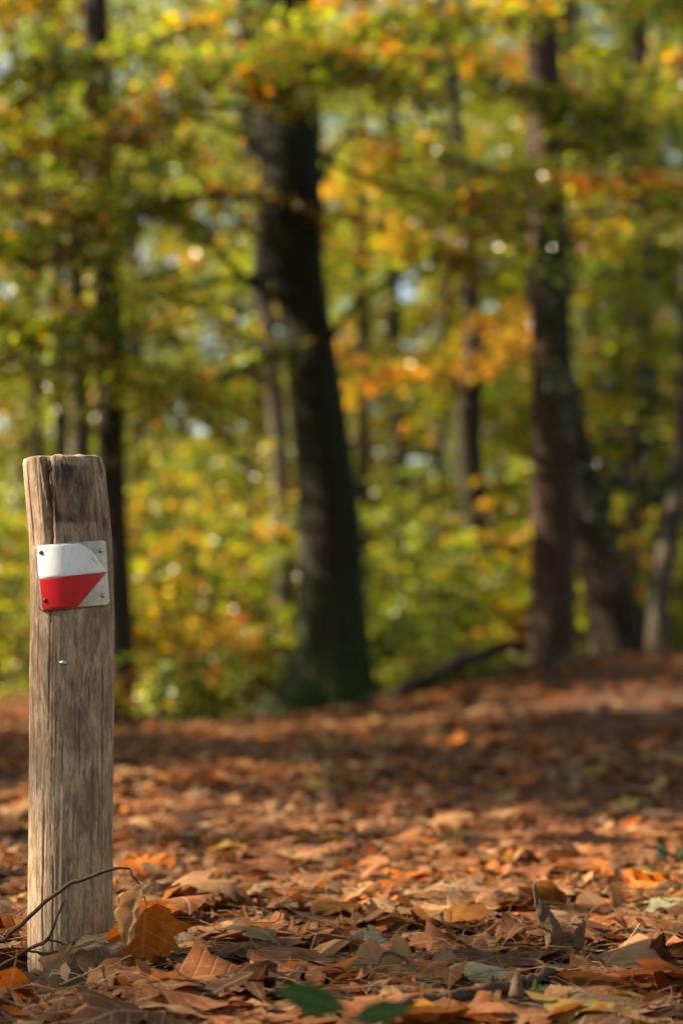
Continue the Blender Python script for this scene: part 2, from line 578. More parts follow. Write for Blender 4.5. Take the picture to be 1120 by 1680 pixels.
# ---- metal plate, bent round the post
plate_c = at(117.5, 945, PY - .065)
PZ = plate_c[2]
PR = post_r(PZ) * 1.10
PCX, PCY = post_c(PZ) + .0005, PY - post_r(PZ) - .0028 + PR
PXM = PY - .063


def plate_point(px, py, off=0.0):
    """point on the bent plate that shows at this pixel of the photograph"""
    Yd = PXM
    for _ in range(4):
        p = at(px, py, Yd)
        s = np.clip((p[0] - PCX) / PR, -.99, .99)
        Yd = PCY - PR * math.sqrt(1 - s * s)
    a = math.asin(s)
    return np.array([PCX + (PR + off) * math.sin(a), PCY - (PR + off) * math.cos(a), p[2]]), a


def quad_patch(c00, c10, c11, c01, nu, nv, off, round_=0.0, thick=0.0, inset=0.0):
    """bent sheet between four pixel corners (tl, tr, br, bl), rounded corners"""
    us = np.linspace(0, 1, nu); vs = np.linspace(0, 1, nv)
    P = []
    for vv in vs:
        for uu in us:
            u2 = uu
            if round_:
                dv = min(vv, 1 - vv)
                ins = 0
                if dv < round_:
                    ins = round_ - math.sqrt(max(round_ ** 2 - (round_ - dv) ** 2, 0))
                u2 = ins + uu * (1 - 2 * ins)
            c = (np.array(c00) * (1 - u2) + np.array(c10) * u2) * (1 - vv) + (np.array(c01) * (1 - u2) + np.array(c11) * u2) * vv
            P.append(plate_point(c[0], c[1], off)[0])
    P = np.array(P)
    i = np.arange(nv - 1)[:, None] * nu; j = np.arange(nu - 1)[None]
    q = np.stack([i + nu + j, i + nu + j + 1, i + j + 1, i + j], -1).reshape(-1, 4)
    return P, q


def solid(P, q, t, nu, nv):
    """give the sheet thickness t towards the post"""
    n = len(P)
    ctr = np.array([PCX, PCY])
    d = P[:, :2] - ctr; d /= np.linalg.norm(d, axis=1, keepdims=True)
    B = P.copy(); B[:, :2] -= d * t
    bq = q[:, ::-1] + n
    rim = list(range(nu)) + [k * nu + nu - 1 for k in range(1, nv)] + [nu * (nv - 1) + k for k in range(nu - 2, -1, -1)] + [k * nu for k in range(nv - 2, 0, -1)]
    rim = np.array(rim); r2 = np.roll(rim, -1)
    sq = np.stack([rim, r2, r2 + n, rim + n], 1)
    return np.concatenate([P, B]), np.concatenate([q, bq, sq])


def poly_patch(pts, off, n=26, jitter=0):
    """sticker: pixel polygon, convex, swept as rows between left and right borders"""
    pts = np.array(pts, float)
    y0, y1 = pts[:, 1].min(), pts[:, 1].max()
    nu = 16
    P = []
    ys = np.linspace(y0 + .15, y1 - .15, n)
    for y in ys:
        xs = []
        for a, b in zip(pts, np.roll(pts, -1, 0)):
            if (a[1] - y) * (b[1] - y) <= 0 and a[1] != b[1]:
                xs.append(a[0] + (b[0] - a[0]) * (y - a[1]) / (b[1] - a[1]))
        l, r = min(xs), max(xs)
        for k in range(nu):
            P.append(plate_point(l + (r - l) * k / (nu - 1), y, off)[0])
    P = np.array(P)
    i = np.arange(n - 1)[:, None] * nu; j = np.arange(nu - 1)[None]
    q = np.stack([i + nu + j, i + nu + j + 1, i + j + 1, i + j], -1).reshape(-1, 4)
    return P, q


def metal_material():
    m = NT('brushed_aluminium')
    oc = m.coord()
    n = m.noise(m.scale(oc, (60, 60, 300)), 1, 4)
    m.set(m.b.inputs['Base Color'], m.mix(m.ramp(m.noise(oc, 90, 4), [(.35, .5), (.65, 0.0)]), (.40, .37, .335), (.25, .22, .185)))
    m.b.inputs['Metallic'].default_value = 1.0
    m.set(m.b.inputs['Roughness'], m.ramp(n, [(.3, .30), (.7, .48)]))
    m.bump(m.noise(oc, 120, 3), .12, .002)
    return m.m


def sticker_material(name, c, dirt):
    m = NT(name)
    oc = m.coord()
    n = m.noise(m.scale(oc, (200, 200, 60)), 1, 5, .7)
    n2 = m.noise(oc, 420, 3, .6)
    cc = m.mix(m.ramp(n, [(.28, .30), (.5, 0.0)]), c, dirt)
    cc = m.mix(m.ramp(n2, [(.70, 0.0), (.76, .5)]), cc, dirt)
    m.set(m.b.inputs['Base Color'], cc)
    m.set(m.b.inputs['Roughness'], m.ramp(n, [(.3, .38), (.7, .24)]))
    m.b.inputs['Specular IOR Level'].default_value = .3
    m.bump(m.noise(oc, 150, 2), .06, .001)
    return m.m


alu = metal_material()
P, q = quad_patch((57.5, 896), (174, 884.5), (180.5, 993.5), (65, 1003.5), 40, 40, 0.0, .055)
# corners lift a little off the post
ctr2 = np.array([PCX, PCY])
P, q = solid(P, q, .0011, 40, 40)
plate = obj('marker_plate', make_mesh('marker_plate', P - PO, q), alu, post)
plate['label'] = 'bent aluminium trail plate with red and white arrow'
white = sticker_material('white_enamel', (.84, .85, .87), (.50, .46, .40))
red = sticker_material('red_enamel', (.56, .005, .014), (.30, .02, .025))
P, q = poly_patch([(61.5, 897.5), (130, 891), (150, 903.5), (175.6, 937.7), (66, 949.6), (63.3, 940)], .0005)
obj('white_arrow_half', make_mesh('white_arrow_half', P - PO, q), white, plate)
P, q = poly_patch([(66.2, 950.2), (175.6, 938.3), (127, 996.5), (72.5, 1001), (70, 996)], .00075)
obj('red_arrow_half', make_mesh('red_arrow_half', P - PO, q), red, plate)
# curl of peeling white film
a0, _ = plate_point(150.0, 905.5, .0008); a1, _ = plate_point(160.5, 924.5, .0008)
mb = MB()
sv = []
for s in np.linspace(0, 1, 14):
    wv = math.sin(math.pi * min(s * 1.05, 1)) ** .7
    base = a0 * (1 - s) + a1 * s
    for k in range(7):
        ph = k / 6 * 2.6
        rr = .0026 * wv + .0002
        sv.append(base + np.array([-rr * math.sin(ph) * .9, -rr * (1 - math.cos(ph)) - .0003, -rr * math.sin(ph) * .35]))
ii = np.arange(13)[:, None] * 7; jj = np.arange(6)[None]
sq = np.stack([ii + jj, ii + jj + 1, ii + 7 + jj + 1, ii + 7 + jj], -1).reshape(-1, 4)
obj('peeling_film', make_mesh('peeling_film', np.array(sv) - PO, sq), white, plate)

rusty = simple('rusty_nail', (.10, .065, .05), .5, .7, .5, 400)
steel = simple('steel_nail', (.42, .40, .37), .32, 1.0, .4, 500, .1)


def nail(px, py, mat, rad, hgt):
    p, a = plate_point(px, py, .0006)
    out = np.array([math.sin(a), -math.cos(a), 0]); sd = np.array([math.cos(a), math.sin(a), 0]); upv = np.array([0, 0, 1.])
    prof = [(1.0, 0), (1.0, .45), (.88, .75), (.6, .95), (.25, 1.0)]
    V = []
    for f, h in prof:
        for k in range(14):
            t = k / 14 * 2 * math.pi
            V.append(p + out * h * hgt + (sd * math.cos(t) + upv * math.sin(t)) * f * rad)
    V.append(p + out * hgt)
    q = [[r_ * 14 + k, r_ * 14 + (k + 1) % 14, r_ * 14 + 14 + (k + 1) % 14, r_ * 14 + 14 + k] for r_ in range(4) for k in range(14)]
    t3 = [[56 + k, 56 + (k + 1) % 14, 70] for k in range(14)]
    o = obj('nail', make_mesh('nail', np.array(V) - PO, [np.array(q), np.array(t3)]), mat, plate)
    return o


nail(68.5, 906.5, rusty, .0033, .0022); nail(165.5, 903.5, steel, .0034, .0020)
nail(75, 985, rusty, .0034, .0024); nail(169, 977.5, steel, .0030, .0020)
# dent round the upper right nail
# ---- small bit of torn metal (old staple) in the wood
p = at(103, 1087, PY - .068); zc_ = p[2]
th0 = math.asin((p[0] - post_c(zc_)) / post_r(zc_))
fr = np.array([post_c(zc_) + (post_r(zc_) + .0008) * math.sin(th0), PY - (post_r(zc_) + .0008) * math.cos(th0), zc_])
sv = np.array([[-.0060, -.0004, .0008], [.0, -.0022, .0030], [.0064, -.0015, .0022], [.0058, -.0030, -.0022], [.0012, -.0015, -.0035], [-.0028, -.0028, -.0008]]) + fr
sb = sv + np.array([0, .0014, 0])
qq = [[k, (k + 1) % 6, (k + 1) % 6 + 6, k + 6] for k in range(6)]
tt = [[0, 5, 1], [5, 4, 3], [5, 3, 1], [1, 3, 2], [6, 7, 11], [11, 9, 10], [11, 7, 9], [7, 8, 9]]
so = obj('staple', make_mesh('staple', np.concatenate([sv, sb]) - PO, [np.array(qq), np.array(tt)], smooth=False), steel, post)
so['label'] = 'bright torn metal staple left in the wood'

# ------------------------------------------------------------------ trees
GREEN = dict(
    olive=(.066, .080, .009), green=(.080, .122, .016), lime=(.215, .26, .022), yellow=(.42, .30, .020), gold=(.45, .21, .018),
    orange=(.42, .125, .014), brown=(.19, .075, .020), dark=(.026, .050, .012), holly=(.018, .050, .022), pale=(.30, .33, .13))
PAL = dict(
    beech=[('olive', 6), ('green', 2.4), ('lime', 3.8), ('yellow', .6), ('gold', .9), ('orange', .6), ('brown', .9)],
    lime=[('lime', 4), ('green', 2.0), ('yellow', 1.5), ('olive', 2), ('pale', 1.5), ('gold', .4)],
    gold=[('gold', 1.3), ('yellow', 1.3), ('orange', .6), ('lime', 3.4), ('green', 1.2), ('olive', 1.0), ('brown', .4)],
    orange=[('orange', 1.8), ('gold', 3.0), ('brown', .6), ('yellow', 1.8), ('olive', .8), ('lime', .8)],
    green=[('green', 4), ('lime', 3.0), ('olive', 2), ('yellow', .6), ('pale', .8)],
    mixed=[('olive', 3.4), ('lime', 3.4), ('green', 2.4), ('gold', 1.2), ('brown', .7), ('yellow', 1.2), ('orange', .5)],
    holly=[('holly', 3), ('dark', 2)],
    yellow=[('yellow', 5), ('gold', 1), ('lime', 1)],
)


class Leaves:
    def __init__(s):
        s.b = []; s.d = []; s.n = []; s.L = []; s.c = []; s.pal = []; s.seed = 1

    def add(s, base, direc, nrm, L, colr):
        s.b.append(base); s.d.append(direc); s.n.append(nrm); s.L.append(L); s.c.append(colr)

    def mesh(s, name, origin):
        if not s.c:
            allb = np.concatenate(s.b); pid = np.concatenate([np.full(len(a), list(PAL).index(p_)) for a, p_ in zip(s.b, s.pal)])
            cc = np.zeros((len(allb), 3))
            for i_, p_ in enumerate(PAL):
                mk = pid == i_
                if mk.any(): cc[mk] = pick_colors(p_, int(mk.sum()), allb[mk], s.seed)
            s.c = [cc]
        b = np.concatenate(s.b); d = np.concatenate(s.d); n = np.concatenate(s.n); L = np.concatenate(s.L)[:, None]; c = np.concatenate(s.c)
        d = d / (np.linalg.norm(d, axis=1, keepdims=True) + 1e-9)
        w = np.cross(d, n); w /= np.linalg.norm(w, axis=1, keepdims=True) + 1e-9
        n2 = np.cross(w, d)
        hw_ = L * .31
        fold = L * .07
        k = len(b)
        if L.mean() > .08:
            V = np.stack([b, b + d * L * .5 + w * hw_ + n2 * fold, b + d * L, b + d * L * .5 - w * hw_ + n2 * fold], 1).reshape(-1, 3)
            ix = np.arange(k)[:, None] * 4
            return make_mesh(name, V - origin, np.concatenate([ix + [0, 1, 2], ix + [0, 2, 3]]), dict(tint=np.repeat(c, 4, 0)), smooth=False)
        V = np.stack([b, b + d * L * .35 + w * hw_ + n2 * fold, b + d * L * .72 + w * hw_ * .72 + n2 * fold, b + d * L,
                      b + d * L * .72 - w * hw_ * .72 + n2 * fold, b + d * L * .35 - w * hw_ + n2 * fold], 1).reshape(-1, 3)
        ix = np.arange(k)[:, None] * 6
        q = np.concatenate([ix + [0, 1, 2, 3], ix + [0, 3, 4, 5]])
        return make_mesh(name, V - origin, q, dict(tint=np.repeat(c, 6, 0)), smooth=False)


def pick_colors(pal, n, pos, seed, spread=.5):
    """colours that change from spray to spray as well as from leaf to leaf"""
    names = [a for a, _ in PAL[pal]]; w = np.array([b for _, b in PAL[pal]], float)
    cum = np.cumsum(w / w.sum())
    loc = np.clip(.5 + .75 * fbm(pos[:, 0] * 1.1, pos[:, 1] * 1.1, pos[:, 2] * 1.6, 2, seed), 0, 1)
    mixr = np.where(rng.random(n) < spread, loc, rng.random(n))
    idx = np.minimum(np.searchsorted(cum, mixr), len(names) - 1)
    c = np.array([GREEN[a] for a in names])[idx]
    return c * rng.uniform(.65, 1.3, (n, 1)) * rng.uniform(.9, 1.1, (n, 3))


def unit(a):
    a = np.asarray(a, float)
    return a / (np.linalg.norm(a, axis=-1, keepdims=True) + 1e-12)


def spray(lv, tw, start, direc, length, nleaf, L, pal, seed, droop=.25, fan=.35):
    """one leafy twig: leaves set alternately along it, lying in a loose plane"""
    direc = unit(direc)
    side = unit(np.cross(direc, [0, 0, 1.0]) + 1e-6)
    s = np.sort(rng.uniform(.08, 1, nleaf))
    path = start + np.outer(s, direc * length); path[:, 2] -= droop * length * s ** 2
    sgn = np.where(np.arange(nleaf) % 2 == 0, 1, -1)[:, None]
    ld = unit(direc * .65 + side * sgn * rng.uniform(.5, 1.2, (nleaf, 1)) + rng.normal(0, .38, (nleaf, 3)) + [0, 0, -.25])
    off = side * sgn * rng.uniform(0, fan, (nleaf, 1)) * length * .5 * (1.15 - s[:, None]) + rng.normal(0, .05 * length, (nleaf, 3))
    nn = unit(rng.normal(0, .55, (nleaf, 3)) + [0, 0, 1.0] - np.array([.25, .1, 0]))
    pos = path + off
    lv.b.append(pos); lv.d.append(ld); lv.n.append(nn); lv.L.append(L * rng.uniform(.65, 1.2, nleaf)); lv.pal.append(pal); lv.seed = seed
    if tw is not None:
        ss = np.linspace(0, 1, 5)
        pp = start + np.outer(ss, direc * length); pp[:, 2] -= droop * length * ss ** 2
        tw.add(*tube(pp, np.linspace(.006, .0018, 5), 3, False)[:2])


def dress_limb(lv, tw, path, t0, ntw, tlen, nleaf, L, pal, seed, droop=.25, spread=1.0):
    """leafy side twigs along a limb"""
    seg = resample(path, 40)
    tan = np.gradient(seg, axis=0)
    for k in range(ntw):
        t = t0 + (1 - t0) * (k + rng.random()) / ntw
        i = min(int(t * 39), 39)
        d = unit(tan[i]); sd = unit(np.cross(d, [0, 0, 1.0]) + 1e-6)
        g = (1 if k % 2 else -1)
        dd = d * rng.uniform(.3, .9) + sd * g * rng.uniform(.4, 1.1) * spread + np.array([0, 0, rng.normal(.02, .28)])
        spray(lv, tw, seg[i], dd, tlen * rng.uniform(.6, 1.25) * (1.15 - .5 * t), nleaf, L, pal, seed, droop)


def trunk_mesh(path, rad, origin, sides=40, n=110, rough=.05, flare=0.0, seed=1, roots=5, root_dir=None):
    p, r = resample(path, n, rad)
    v, q, t = tube(p, r, sides, False)
    v = v.reshape(n, sides, 3)
    d = v - p[:, None]
    an = np.linspace(0, 2 * np.pi, sides, endpoint=False)
    hh = p[:, 2] - p[0, 2]
    k = 1 + rough * fbm(np.cos(an)[None] * 2.5 + seed, np.sin(an)[None] * 2.5, hh[:, None] * 1.4, 3, seed) + rough * .6 * fbm(an[None] * 5, hh[:, None] * 2.0, 0, 2, seed + 3)
    if flare:
        e = np.exp(-np.maximum(hh - .25, 0) / .22)[:, None]
        lob = 1.3 * np.clip(np.cos(an * roots + seed + .5 * np.sin(an * 2))[None], 0, 1) ** 2 + .25 + .25 * np.cos(an * 2 + seed * 2)[None]
        if root_dir is not None:
            lob = lob + 2.8 * np.clip(np.sum(unit(d) * np.asarray(root_dir), -1), 0, 1) ** 4
        k = k + flare * e * np.clip(lob, .1, None)
    v = (p[:, None] + d * k[..., None]).reshape(-1, 3)
    v = np.concatenate([v, [p[-1]]])
    j = np.arange(sides)
    t = np.stack([(n - 1) * sides + j, (n - 1) * sides + (j + 1) % sides, np.full(sides, n * sides)], 1)
    return make_mesh('trunk', v - origin, [q, t])


def grow_limbs(tp, tr, hs, n, lmin, lmax, rise=.35, azr=(0, 2 * math.pi), rel=.35):
    """limb paths leaving the trunk between heights hs"""
    out = []
    z = tp[:, 2]
    az = rng.uniform(*azr)
    for k in range(n):
        h = hs[0] + (hs[1] - hs[0]) * (k + rng.random() * .8) / n
        c = np.array([np.interp(h, z, tp[:, 0]), np.interp(h, z, tp[:, 1]), h]); r0 = np.interp(h, z, tr)
        az = azr[0] + ((az - azr[0]) + 2.4 * (azr[1] - azr[0]) / (2 * math.pi) + rng.normal(0, .3)) % (azr[1] - azr[0])
        L = rng.uniform(lmin, lmax) * (1.1 - .45 * k / n)
        d = np.array([math.cos(az), math.sin(az), 0])
        sw = np.array([-d[1], d[0], 0]) * rng.normal(0, .18) * L
        up = rise * rng.uniform(.4, 1.3)
        pts = [c, c + d * L * .33 + [0, 0, up * L * .38], c + d * L * .68 + sw * .6 + [0, 0, up * L * .52], c + d * L + sw + [0, 0, up * L * .42]]
        out.append((np.array(pts), max(r0 * rel * rng.uniform(.6, 1.0), .012)))
    return out


def tree(name, label, cat, path_px, D, bark, top, pal, limbs=None, nlimb=10, lim_h=(3, 9), lim_len=(1.5, 3), ntw=14, tlen=.8, nleaf=26, L=.085,
         group=None, flare=.35, extra=None, extra_px=None, seed=1, azr=(0, 2 * math.pi), root_dir=None, foliage='foliage', rough=.05, rise=.3, sides=40, path=None, t0=.25, droop=.25, twigs=True):
    """path_px: (column, row, half width) from the base upwards; carried on above the picture up to height top"""
    if path is None:
        pts = [at(c, r_, D) for c, r_, h in path_px]; rad = [h / FPX * D for c, r_, h in path_px]
        base = pts[0]
        g = float(gz(base[0], base[1]))
        if pts[-1][2] < top:
            d = (pts[-1] - pts[-2]); d = d / max(d[2], .05)
            dz = top - pts[-1][2]
            rl = rad[-1]
            pts.append(pts[-1] + d * np.array([.8, .8, 1]) * dz * .5 + [rng.normal(0, .1), rng.normal(0, .1), 0]); rad.append(rl * .7)
            pts.append(pts[-1] + d * np.array([.5, .5, 1]) * dz * .5); rad.append(rl * .22)
        pts = [np.array([base[0], base[1], g - .25]), ] + [p for p in pts if p[2] > g + .02]
        rad = [rad[0] * 1.02] + list(rad[-(len(pts) - 1):])
    else:
        pts = [np.array(p, float) for p, _ in path]; rad = [r_ for _, r_ in path]
        g = float(gz(pts[0][0], pts[0][1])); pts[0] = np.array([pts[0][0], pts[0][1], g - .2])
    origin = np.array([pts[0][0], pts[0][1], g])
    t = thing(name, label, cat, origin, group)
    tp, tr = resample(pts, 110, rad)
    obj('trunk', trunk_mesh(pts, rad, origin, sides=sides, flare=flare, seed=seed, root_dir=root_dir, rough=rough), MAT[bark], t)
    lv = Leaves(); tw = MB()
    ll = list(limbs) if limbs else []
    if nlimb:
        ll += grow_limbs(tp, tr, lim_h, nlimb, *lim_len, rise=rise, azr=azr)
    for lim in ll:
        pts_, r0 = lim[0], lim[1]; tt0 = lim[2] if len(lim) > 2 else t0
        pp, rr = resample(pts_, 18, np.linspace(r0, r0 * .22, len(pts_)))
        pp = pp + np.stack([fbm(np.arange(18) * .35, seed, k, 2, 3 + seed) for k in range(3)], 1) * .04 * np.linspace(0, 1, 18)[:, None]
        mbl = MB(); mbl.add(*tube(pp, rr, 8)[:3])
        obj('limb', mbl.mesh('limb', origin), MAT[bark], t)
        ln = np.linalg.norm(pts_[-1] - pts_[0])
        dress_limb(lv, tw if twigs else None, pp, tt0, max(3, int(ntw * ln / 2.2)), tlen, nleaf, L, pal, seed * 7, droop)
    for e in (extra or []):
        spray(lv, tw, *e[:3], e[3], L, e[4] if len(e) > 4 else pal, seed * 7)
    if lv.b:
        o = obj('crown', lv.mesh('crown', origin), MAT[foliage], t, kind='stuff')
    if tw.v:
        obj('twigs', tw.mesh('twigs', origin), MAT['dark'], t, kind='stuff')
    return t


def limb_px(pts, r0):
    return (np.array([at(a, b, d) for a, b, d in pts]), r0)


# --- the big beech in the middle
BD = 16.0
beech_limbs = [
    limb_px([(475, 572, 16), (400, 606, 15.4), (330, 626, 15), (230, 630, 14.6), (110, 600, 14.2), (0, 590, 13.8)], .045) + (.22,),
    limb_px([(462, 492, 16), (400, 455, 15.6), (325, 375, 15.2), (250, 320, 14.8), (150, 300, 14.4)], .040) + (.35,),
    limb_px([(480, 110, 15.9), (440, 90, 14.6), (400, 95, 13.6), (350, 130, 12.8)], .03),
    limb_px([(490, 60, 15.9), (520, 60, 14.4), (560, 90, 13.2), (610, 120, 12.4)], .035),
    limb_px([(510, 330, 16), (560, 230, 16.4), (610, 215, 16.8), (665, 265, 17.2), (700, 330, 17.4)], .03),
    limb_px([(505, 160, 16), (600, 130, 15.6), (720, 120, 15.2), (840, 150, 14.8), (980, 190, 14.4)], .04),
    limb_px([(470, 30, 16), (380, 30, 15.4), (270, 60, 14.8), (150, 100, 14.2), (20, 120, 13.8)], .04),
    limb_px([(540, 560, 16), (600, 480, 15.7), (690, 430, 15.4), (790, 420, 15.1)], .028),
    limb_px([(515, 250, 16.2), (620, 300, 16.6), (740, 330, 17), (860, 320, 17.4)], .03),
    limb_px([(460, 330, 16), (330, 320, 14.8), (200, 335, 13.5), (90, 380, 12.5), (-30, 420, 12)], .03),
    limb_px([(480, 450, 16), (370, 460, 15), (260, 475, 14), (150, 520, 13.2), (30, 560, 12.6)], .03),
limb_px([(465, 190, 16), (350, 170, 14.8), (230, 190, 13.6), (110, 230, 12.8), (0, 250, 12.2)], .03),
    limb_px([(440, 250, 16), (350, 200, 15.8), (240, 190, 15.6), (120, 220, 15.4)], .03),
]
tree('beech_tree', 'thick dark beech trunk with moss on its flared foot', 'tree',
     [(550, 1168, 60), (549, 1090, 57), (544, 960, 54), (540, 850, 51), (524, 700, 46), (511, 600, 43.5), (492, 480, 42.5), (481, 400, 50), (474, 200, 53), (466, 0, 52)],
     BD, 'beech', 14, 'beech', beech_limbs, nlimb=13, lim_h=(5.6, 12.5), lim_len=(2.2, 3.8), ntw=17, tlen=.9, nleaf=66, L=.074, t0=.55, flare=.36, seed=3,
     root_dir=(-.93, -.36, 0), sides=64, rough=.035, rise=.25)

# --- straight rough trunk on the right with ivy
tree('rough_barked_tree', 'straight rough brown trunk standing on the bank, ivy on it', 'tree',
     [(906, 1104, 40), (906, 1040, 38), (907, 850, 35.5), (907, 700, 34), (902, 480, 32), (896, 250, 28.5), (889, 0, 27)],
     15.5, 'pine', 15, 'mixed', [
         limb_px([(900, 330, 15.5), (960, 300, 14.8), (1040, 290, 14.2), (1130, 310, 13.8)], .03),
         limb_px([(895, 180, 15.5), (960, 130, 15), (1050, 120, 14.5), (1150, 140, 14)], .03),
         limb_px([(900, 290, 15.4), (870, 280, 14.4), (820, 290, 13.6), (760, 320, 13.0)], .025),
         limb_px([(892, 60, 15.4), (840, 30, 14.6), (760, 20, 14), (660, 40, 13.4)], .025),
     ], nlimb=9, lim_h=(6, 13), lim_len=(1.6, 2.8), ntw=16, nleaf=48, L=.085, flare=.12, seed=5, rough=.06, sides=56)

# --- leaning trunk behind it
tree('leaning_tree', 'dark trunk leaning towards the straight brown trunk on the bank', 'tree',
     [(1018, 1098, 45), (1006, 1020, 41), (985, 930, 38), (962, 840, 35), (940, 740, 33), (908, 600, 29), (888, 470, 25), (880, 330, 20), (876, 180, 16)],
     17.5, 'dark', 8.5, 'mixed', nlimb=8, lim_h=(3.2, 7.5), lim_len=(1.2, 2.2), ntw=12, nleaf=38, flare=.2, seed=8)

# --- slim grey trunk at the right
tree('slim_grey_tree', 'slim pale grey trunk tilting away at the edge of the bank', 'tree',
     [(1072, 1092, 19), (1080, 1000, 17), (1094, 900, 16), (1108, 820, 15), (1121, 700, 14), (1128, 500, 13), (1135, 250, 12)],
     16.5, 'grey', 9, 'mixed', nlimb=9, lim_h=(2.4, 8), lim_len=(1.0, 2.0), ntw=14, nleaf=38, flare=.12, seed=9)

# --- pale trunk right behind the beech
tree('pale_tree', 'slender pale trunk rising close behind the thick dark beech', 'tree',
     [(470, 1120, 16), (464, 900, 15), (455, 700, 14), (445, 600, 14), (430, 450, 13), (410, 250, 12), (398, 60, 11)],
     24, 'grey', 14, 'lime', nlimb=14, lim_h=(3.5, 12), lim_len=(1.6, 3.0), ntw=13, nleaf=41, L=.09, flare=.1, seed=10)

# --- trunk behind the post
tree('dark_tree', 'tall dark trunk half hidden behind the wooden marker post', 'tree',
     [(195, 1105, 27), (193, 1000, 25), (186, 850, 23), (182, 700, 23), (176, 500, 23), (168, 300, 23), (162, 100, 22), (158, 0, 21)],
     15, 'dark', 13, 'gold', [
         limb_px([(178, 560, 15), (120, 520, 14.6), (50, 500, 14.2), (-40, 520, 13.8)], .022),
         limb_px([(178, 620, 15), (240, 600, 14.4), (300, 640, 13.8), (330, 690, 13.4)], .02),
     ], nlimb=12, lim_h=(3.2, 11), lim_len=(1.3, 2.4), ntw=13, nleaf=41, flare=.15, seed=12)

# --- others further back
tree('forked_tree', 'middle-sized brown trunk in the bushes left of the bank', 'tree',
     [(794, 1060, 24), (790, 980, 22), (782, 880, 20), (770, 760, 21), (768, 690, 23), (776, 600, 17), (772, 480, 15), (766, 330, 13)],
     22, 'dark', 9, 'orange', [
         limb_px([(772, 660, 22), (730, 610, 21.4), (670, 600, 21), (610, 615, 20.6), (550, 590, 20.2)], .035),
         limb_px([(774, 600, 22), (800, 540, 21.6), (830, 510, 21.2), (870, 500, 21)], .03),
     ], nlimb=8, lim_h=(3.0, 7.5), lim_len=(1.2, 2.2), ntw=15, nleaf=36, L=.095, flare=.1, seed=14)
tree('thin_tree', 'thin dark trunk far back between beech and bushes', 'tree',
     [(662, 1085, 15), (660, 900, 14), (655, 760, 14), (652, 650, 13), (645, 500, 11), (640, 300, 9)],
     27, 'dark', 10, 'lime', nlimb=11, lim_h=(3.2, 9), lim_len=(1.4, 2.6), ntw=13, nleaf=41, L=.095, flare=.1, seed=15)
tree('thin_dark_tree', 'thin dark trunk high up beside the tall dark trunk', 'tree',
     [(140, 1090, 17), (135, 800, 16), (126, 500, 15), (112, 300, 14), (98, 150, 13), (86, 0, 12)],
     20, 'dark', 12, 'beech', nlimb=12, lim_h=(4, 11), lim_len=(1.4, 2.4), ntw=12, nleaf=38, L=.09, flare=.1, seed=16)
tree('sapling_tree', 'very thin sapling trunk among sunlit yellow leaves', 'tree',
     [(70, 1090, 10), (64, 800, 9), (56, 500, 8), (46, 350, 8), (34, 200, 7), (20, 30, 6)],
     19, 'dark', 9, 'lime', nlimb=10, lim_h=(3, 8.5), lim_len=(1.0, 1.8), ntw=12, nleaf=38, L=.085, flare=.1, seed=17)

# --- background trees, one by one
far_pals = ['lime', 'green', 'gold', 'lime', 'green', 'mixed', 'lime', 'green', 'gold', 'mixed']
spots = []
PALW = dict(lime='lime green', green='fresh green', gold='golden', mixed='mixed olive', orange='orange')
BARKW = ['pale grey', 'dark', 'dark', 'rough brown']
for k in range(26):
    D = 27 + 30 * ((k * .618) % 1.0) ** 1.2
    px = -260 + 1640 * ((k + .5 + rng.normal(0, .25)) / 26)
    x = (px - 560) / FPX * D
    spots.append((x, D))
for px_, D in ((880, 30), (985, 36), (1060, 31), (1130, 40), (960, 44), (1180, 33), (640, 41)):
    spots.append(((px_ - 560) / FPX * D, D))
def copy_tree(o, loc, rz, sc=1.0):
    c = o.copy(); col.objects.link(c); c.location = loc; c.rotation_euler = (0, 0, rz); c.scale = (sc, sc, sc)
    for ch in list(o.children):
        d = ch.copy(); col.objects.link(d); d.parent = c
    return c


far_made = []
for k, (x, y) in enumerate(spots):
    if k >= 14:
        copy_tree(far_made[(k * 5) % 14], (x, y, float(gz(x, y))), rng.uniform(0, 6.28), rng.uniform(.9, 1.12))
        continue
    h = rng.uniform(11, 17); r0 = rng.uniform(.10, .22)
    lean = rng.normal(0, .35, 2)
    wt = tree('woodland_tree', 'slender background tree with %s bark and %s leaves in the blurred wood' % (BARKW[k % 4], PALW[far_pals[k % 10]]), 'tree', None, y, ['grey', 'dark', 'dark', 'pine'][k % 4], h, far_pals[k % 10],
         nlimb=18, lim_h=(1.0, h * .95), lim_len=(1.8, 3.6), ntw=11, tlen=1.2, nleaf=74, L=.100 + .0016 * (y - 27), group='background woodland trees, %s bark, %s leaves' % (BARKW[k % 4], PALW[far_pals[k % 10]]), flare=.1, seed=30 + k, sides=14,
         path=[((x, y, 0), r0), ((x + lean[0] * .3, y + lean[1] * .3, h * .3), r0 * .85), ((x + lean[0] * .7, y + lean[1] * .7, h * .65), r0 * .6), ((x + lean[0], y + lean[1], h), r0 * .15)], t0=.15, twigs=False)
    far_made.append(wt)

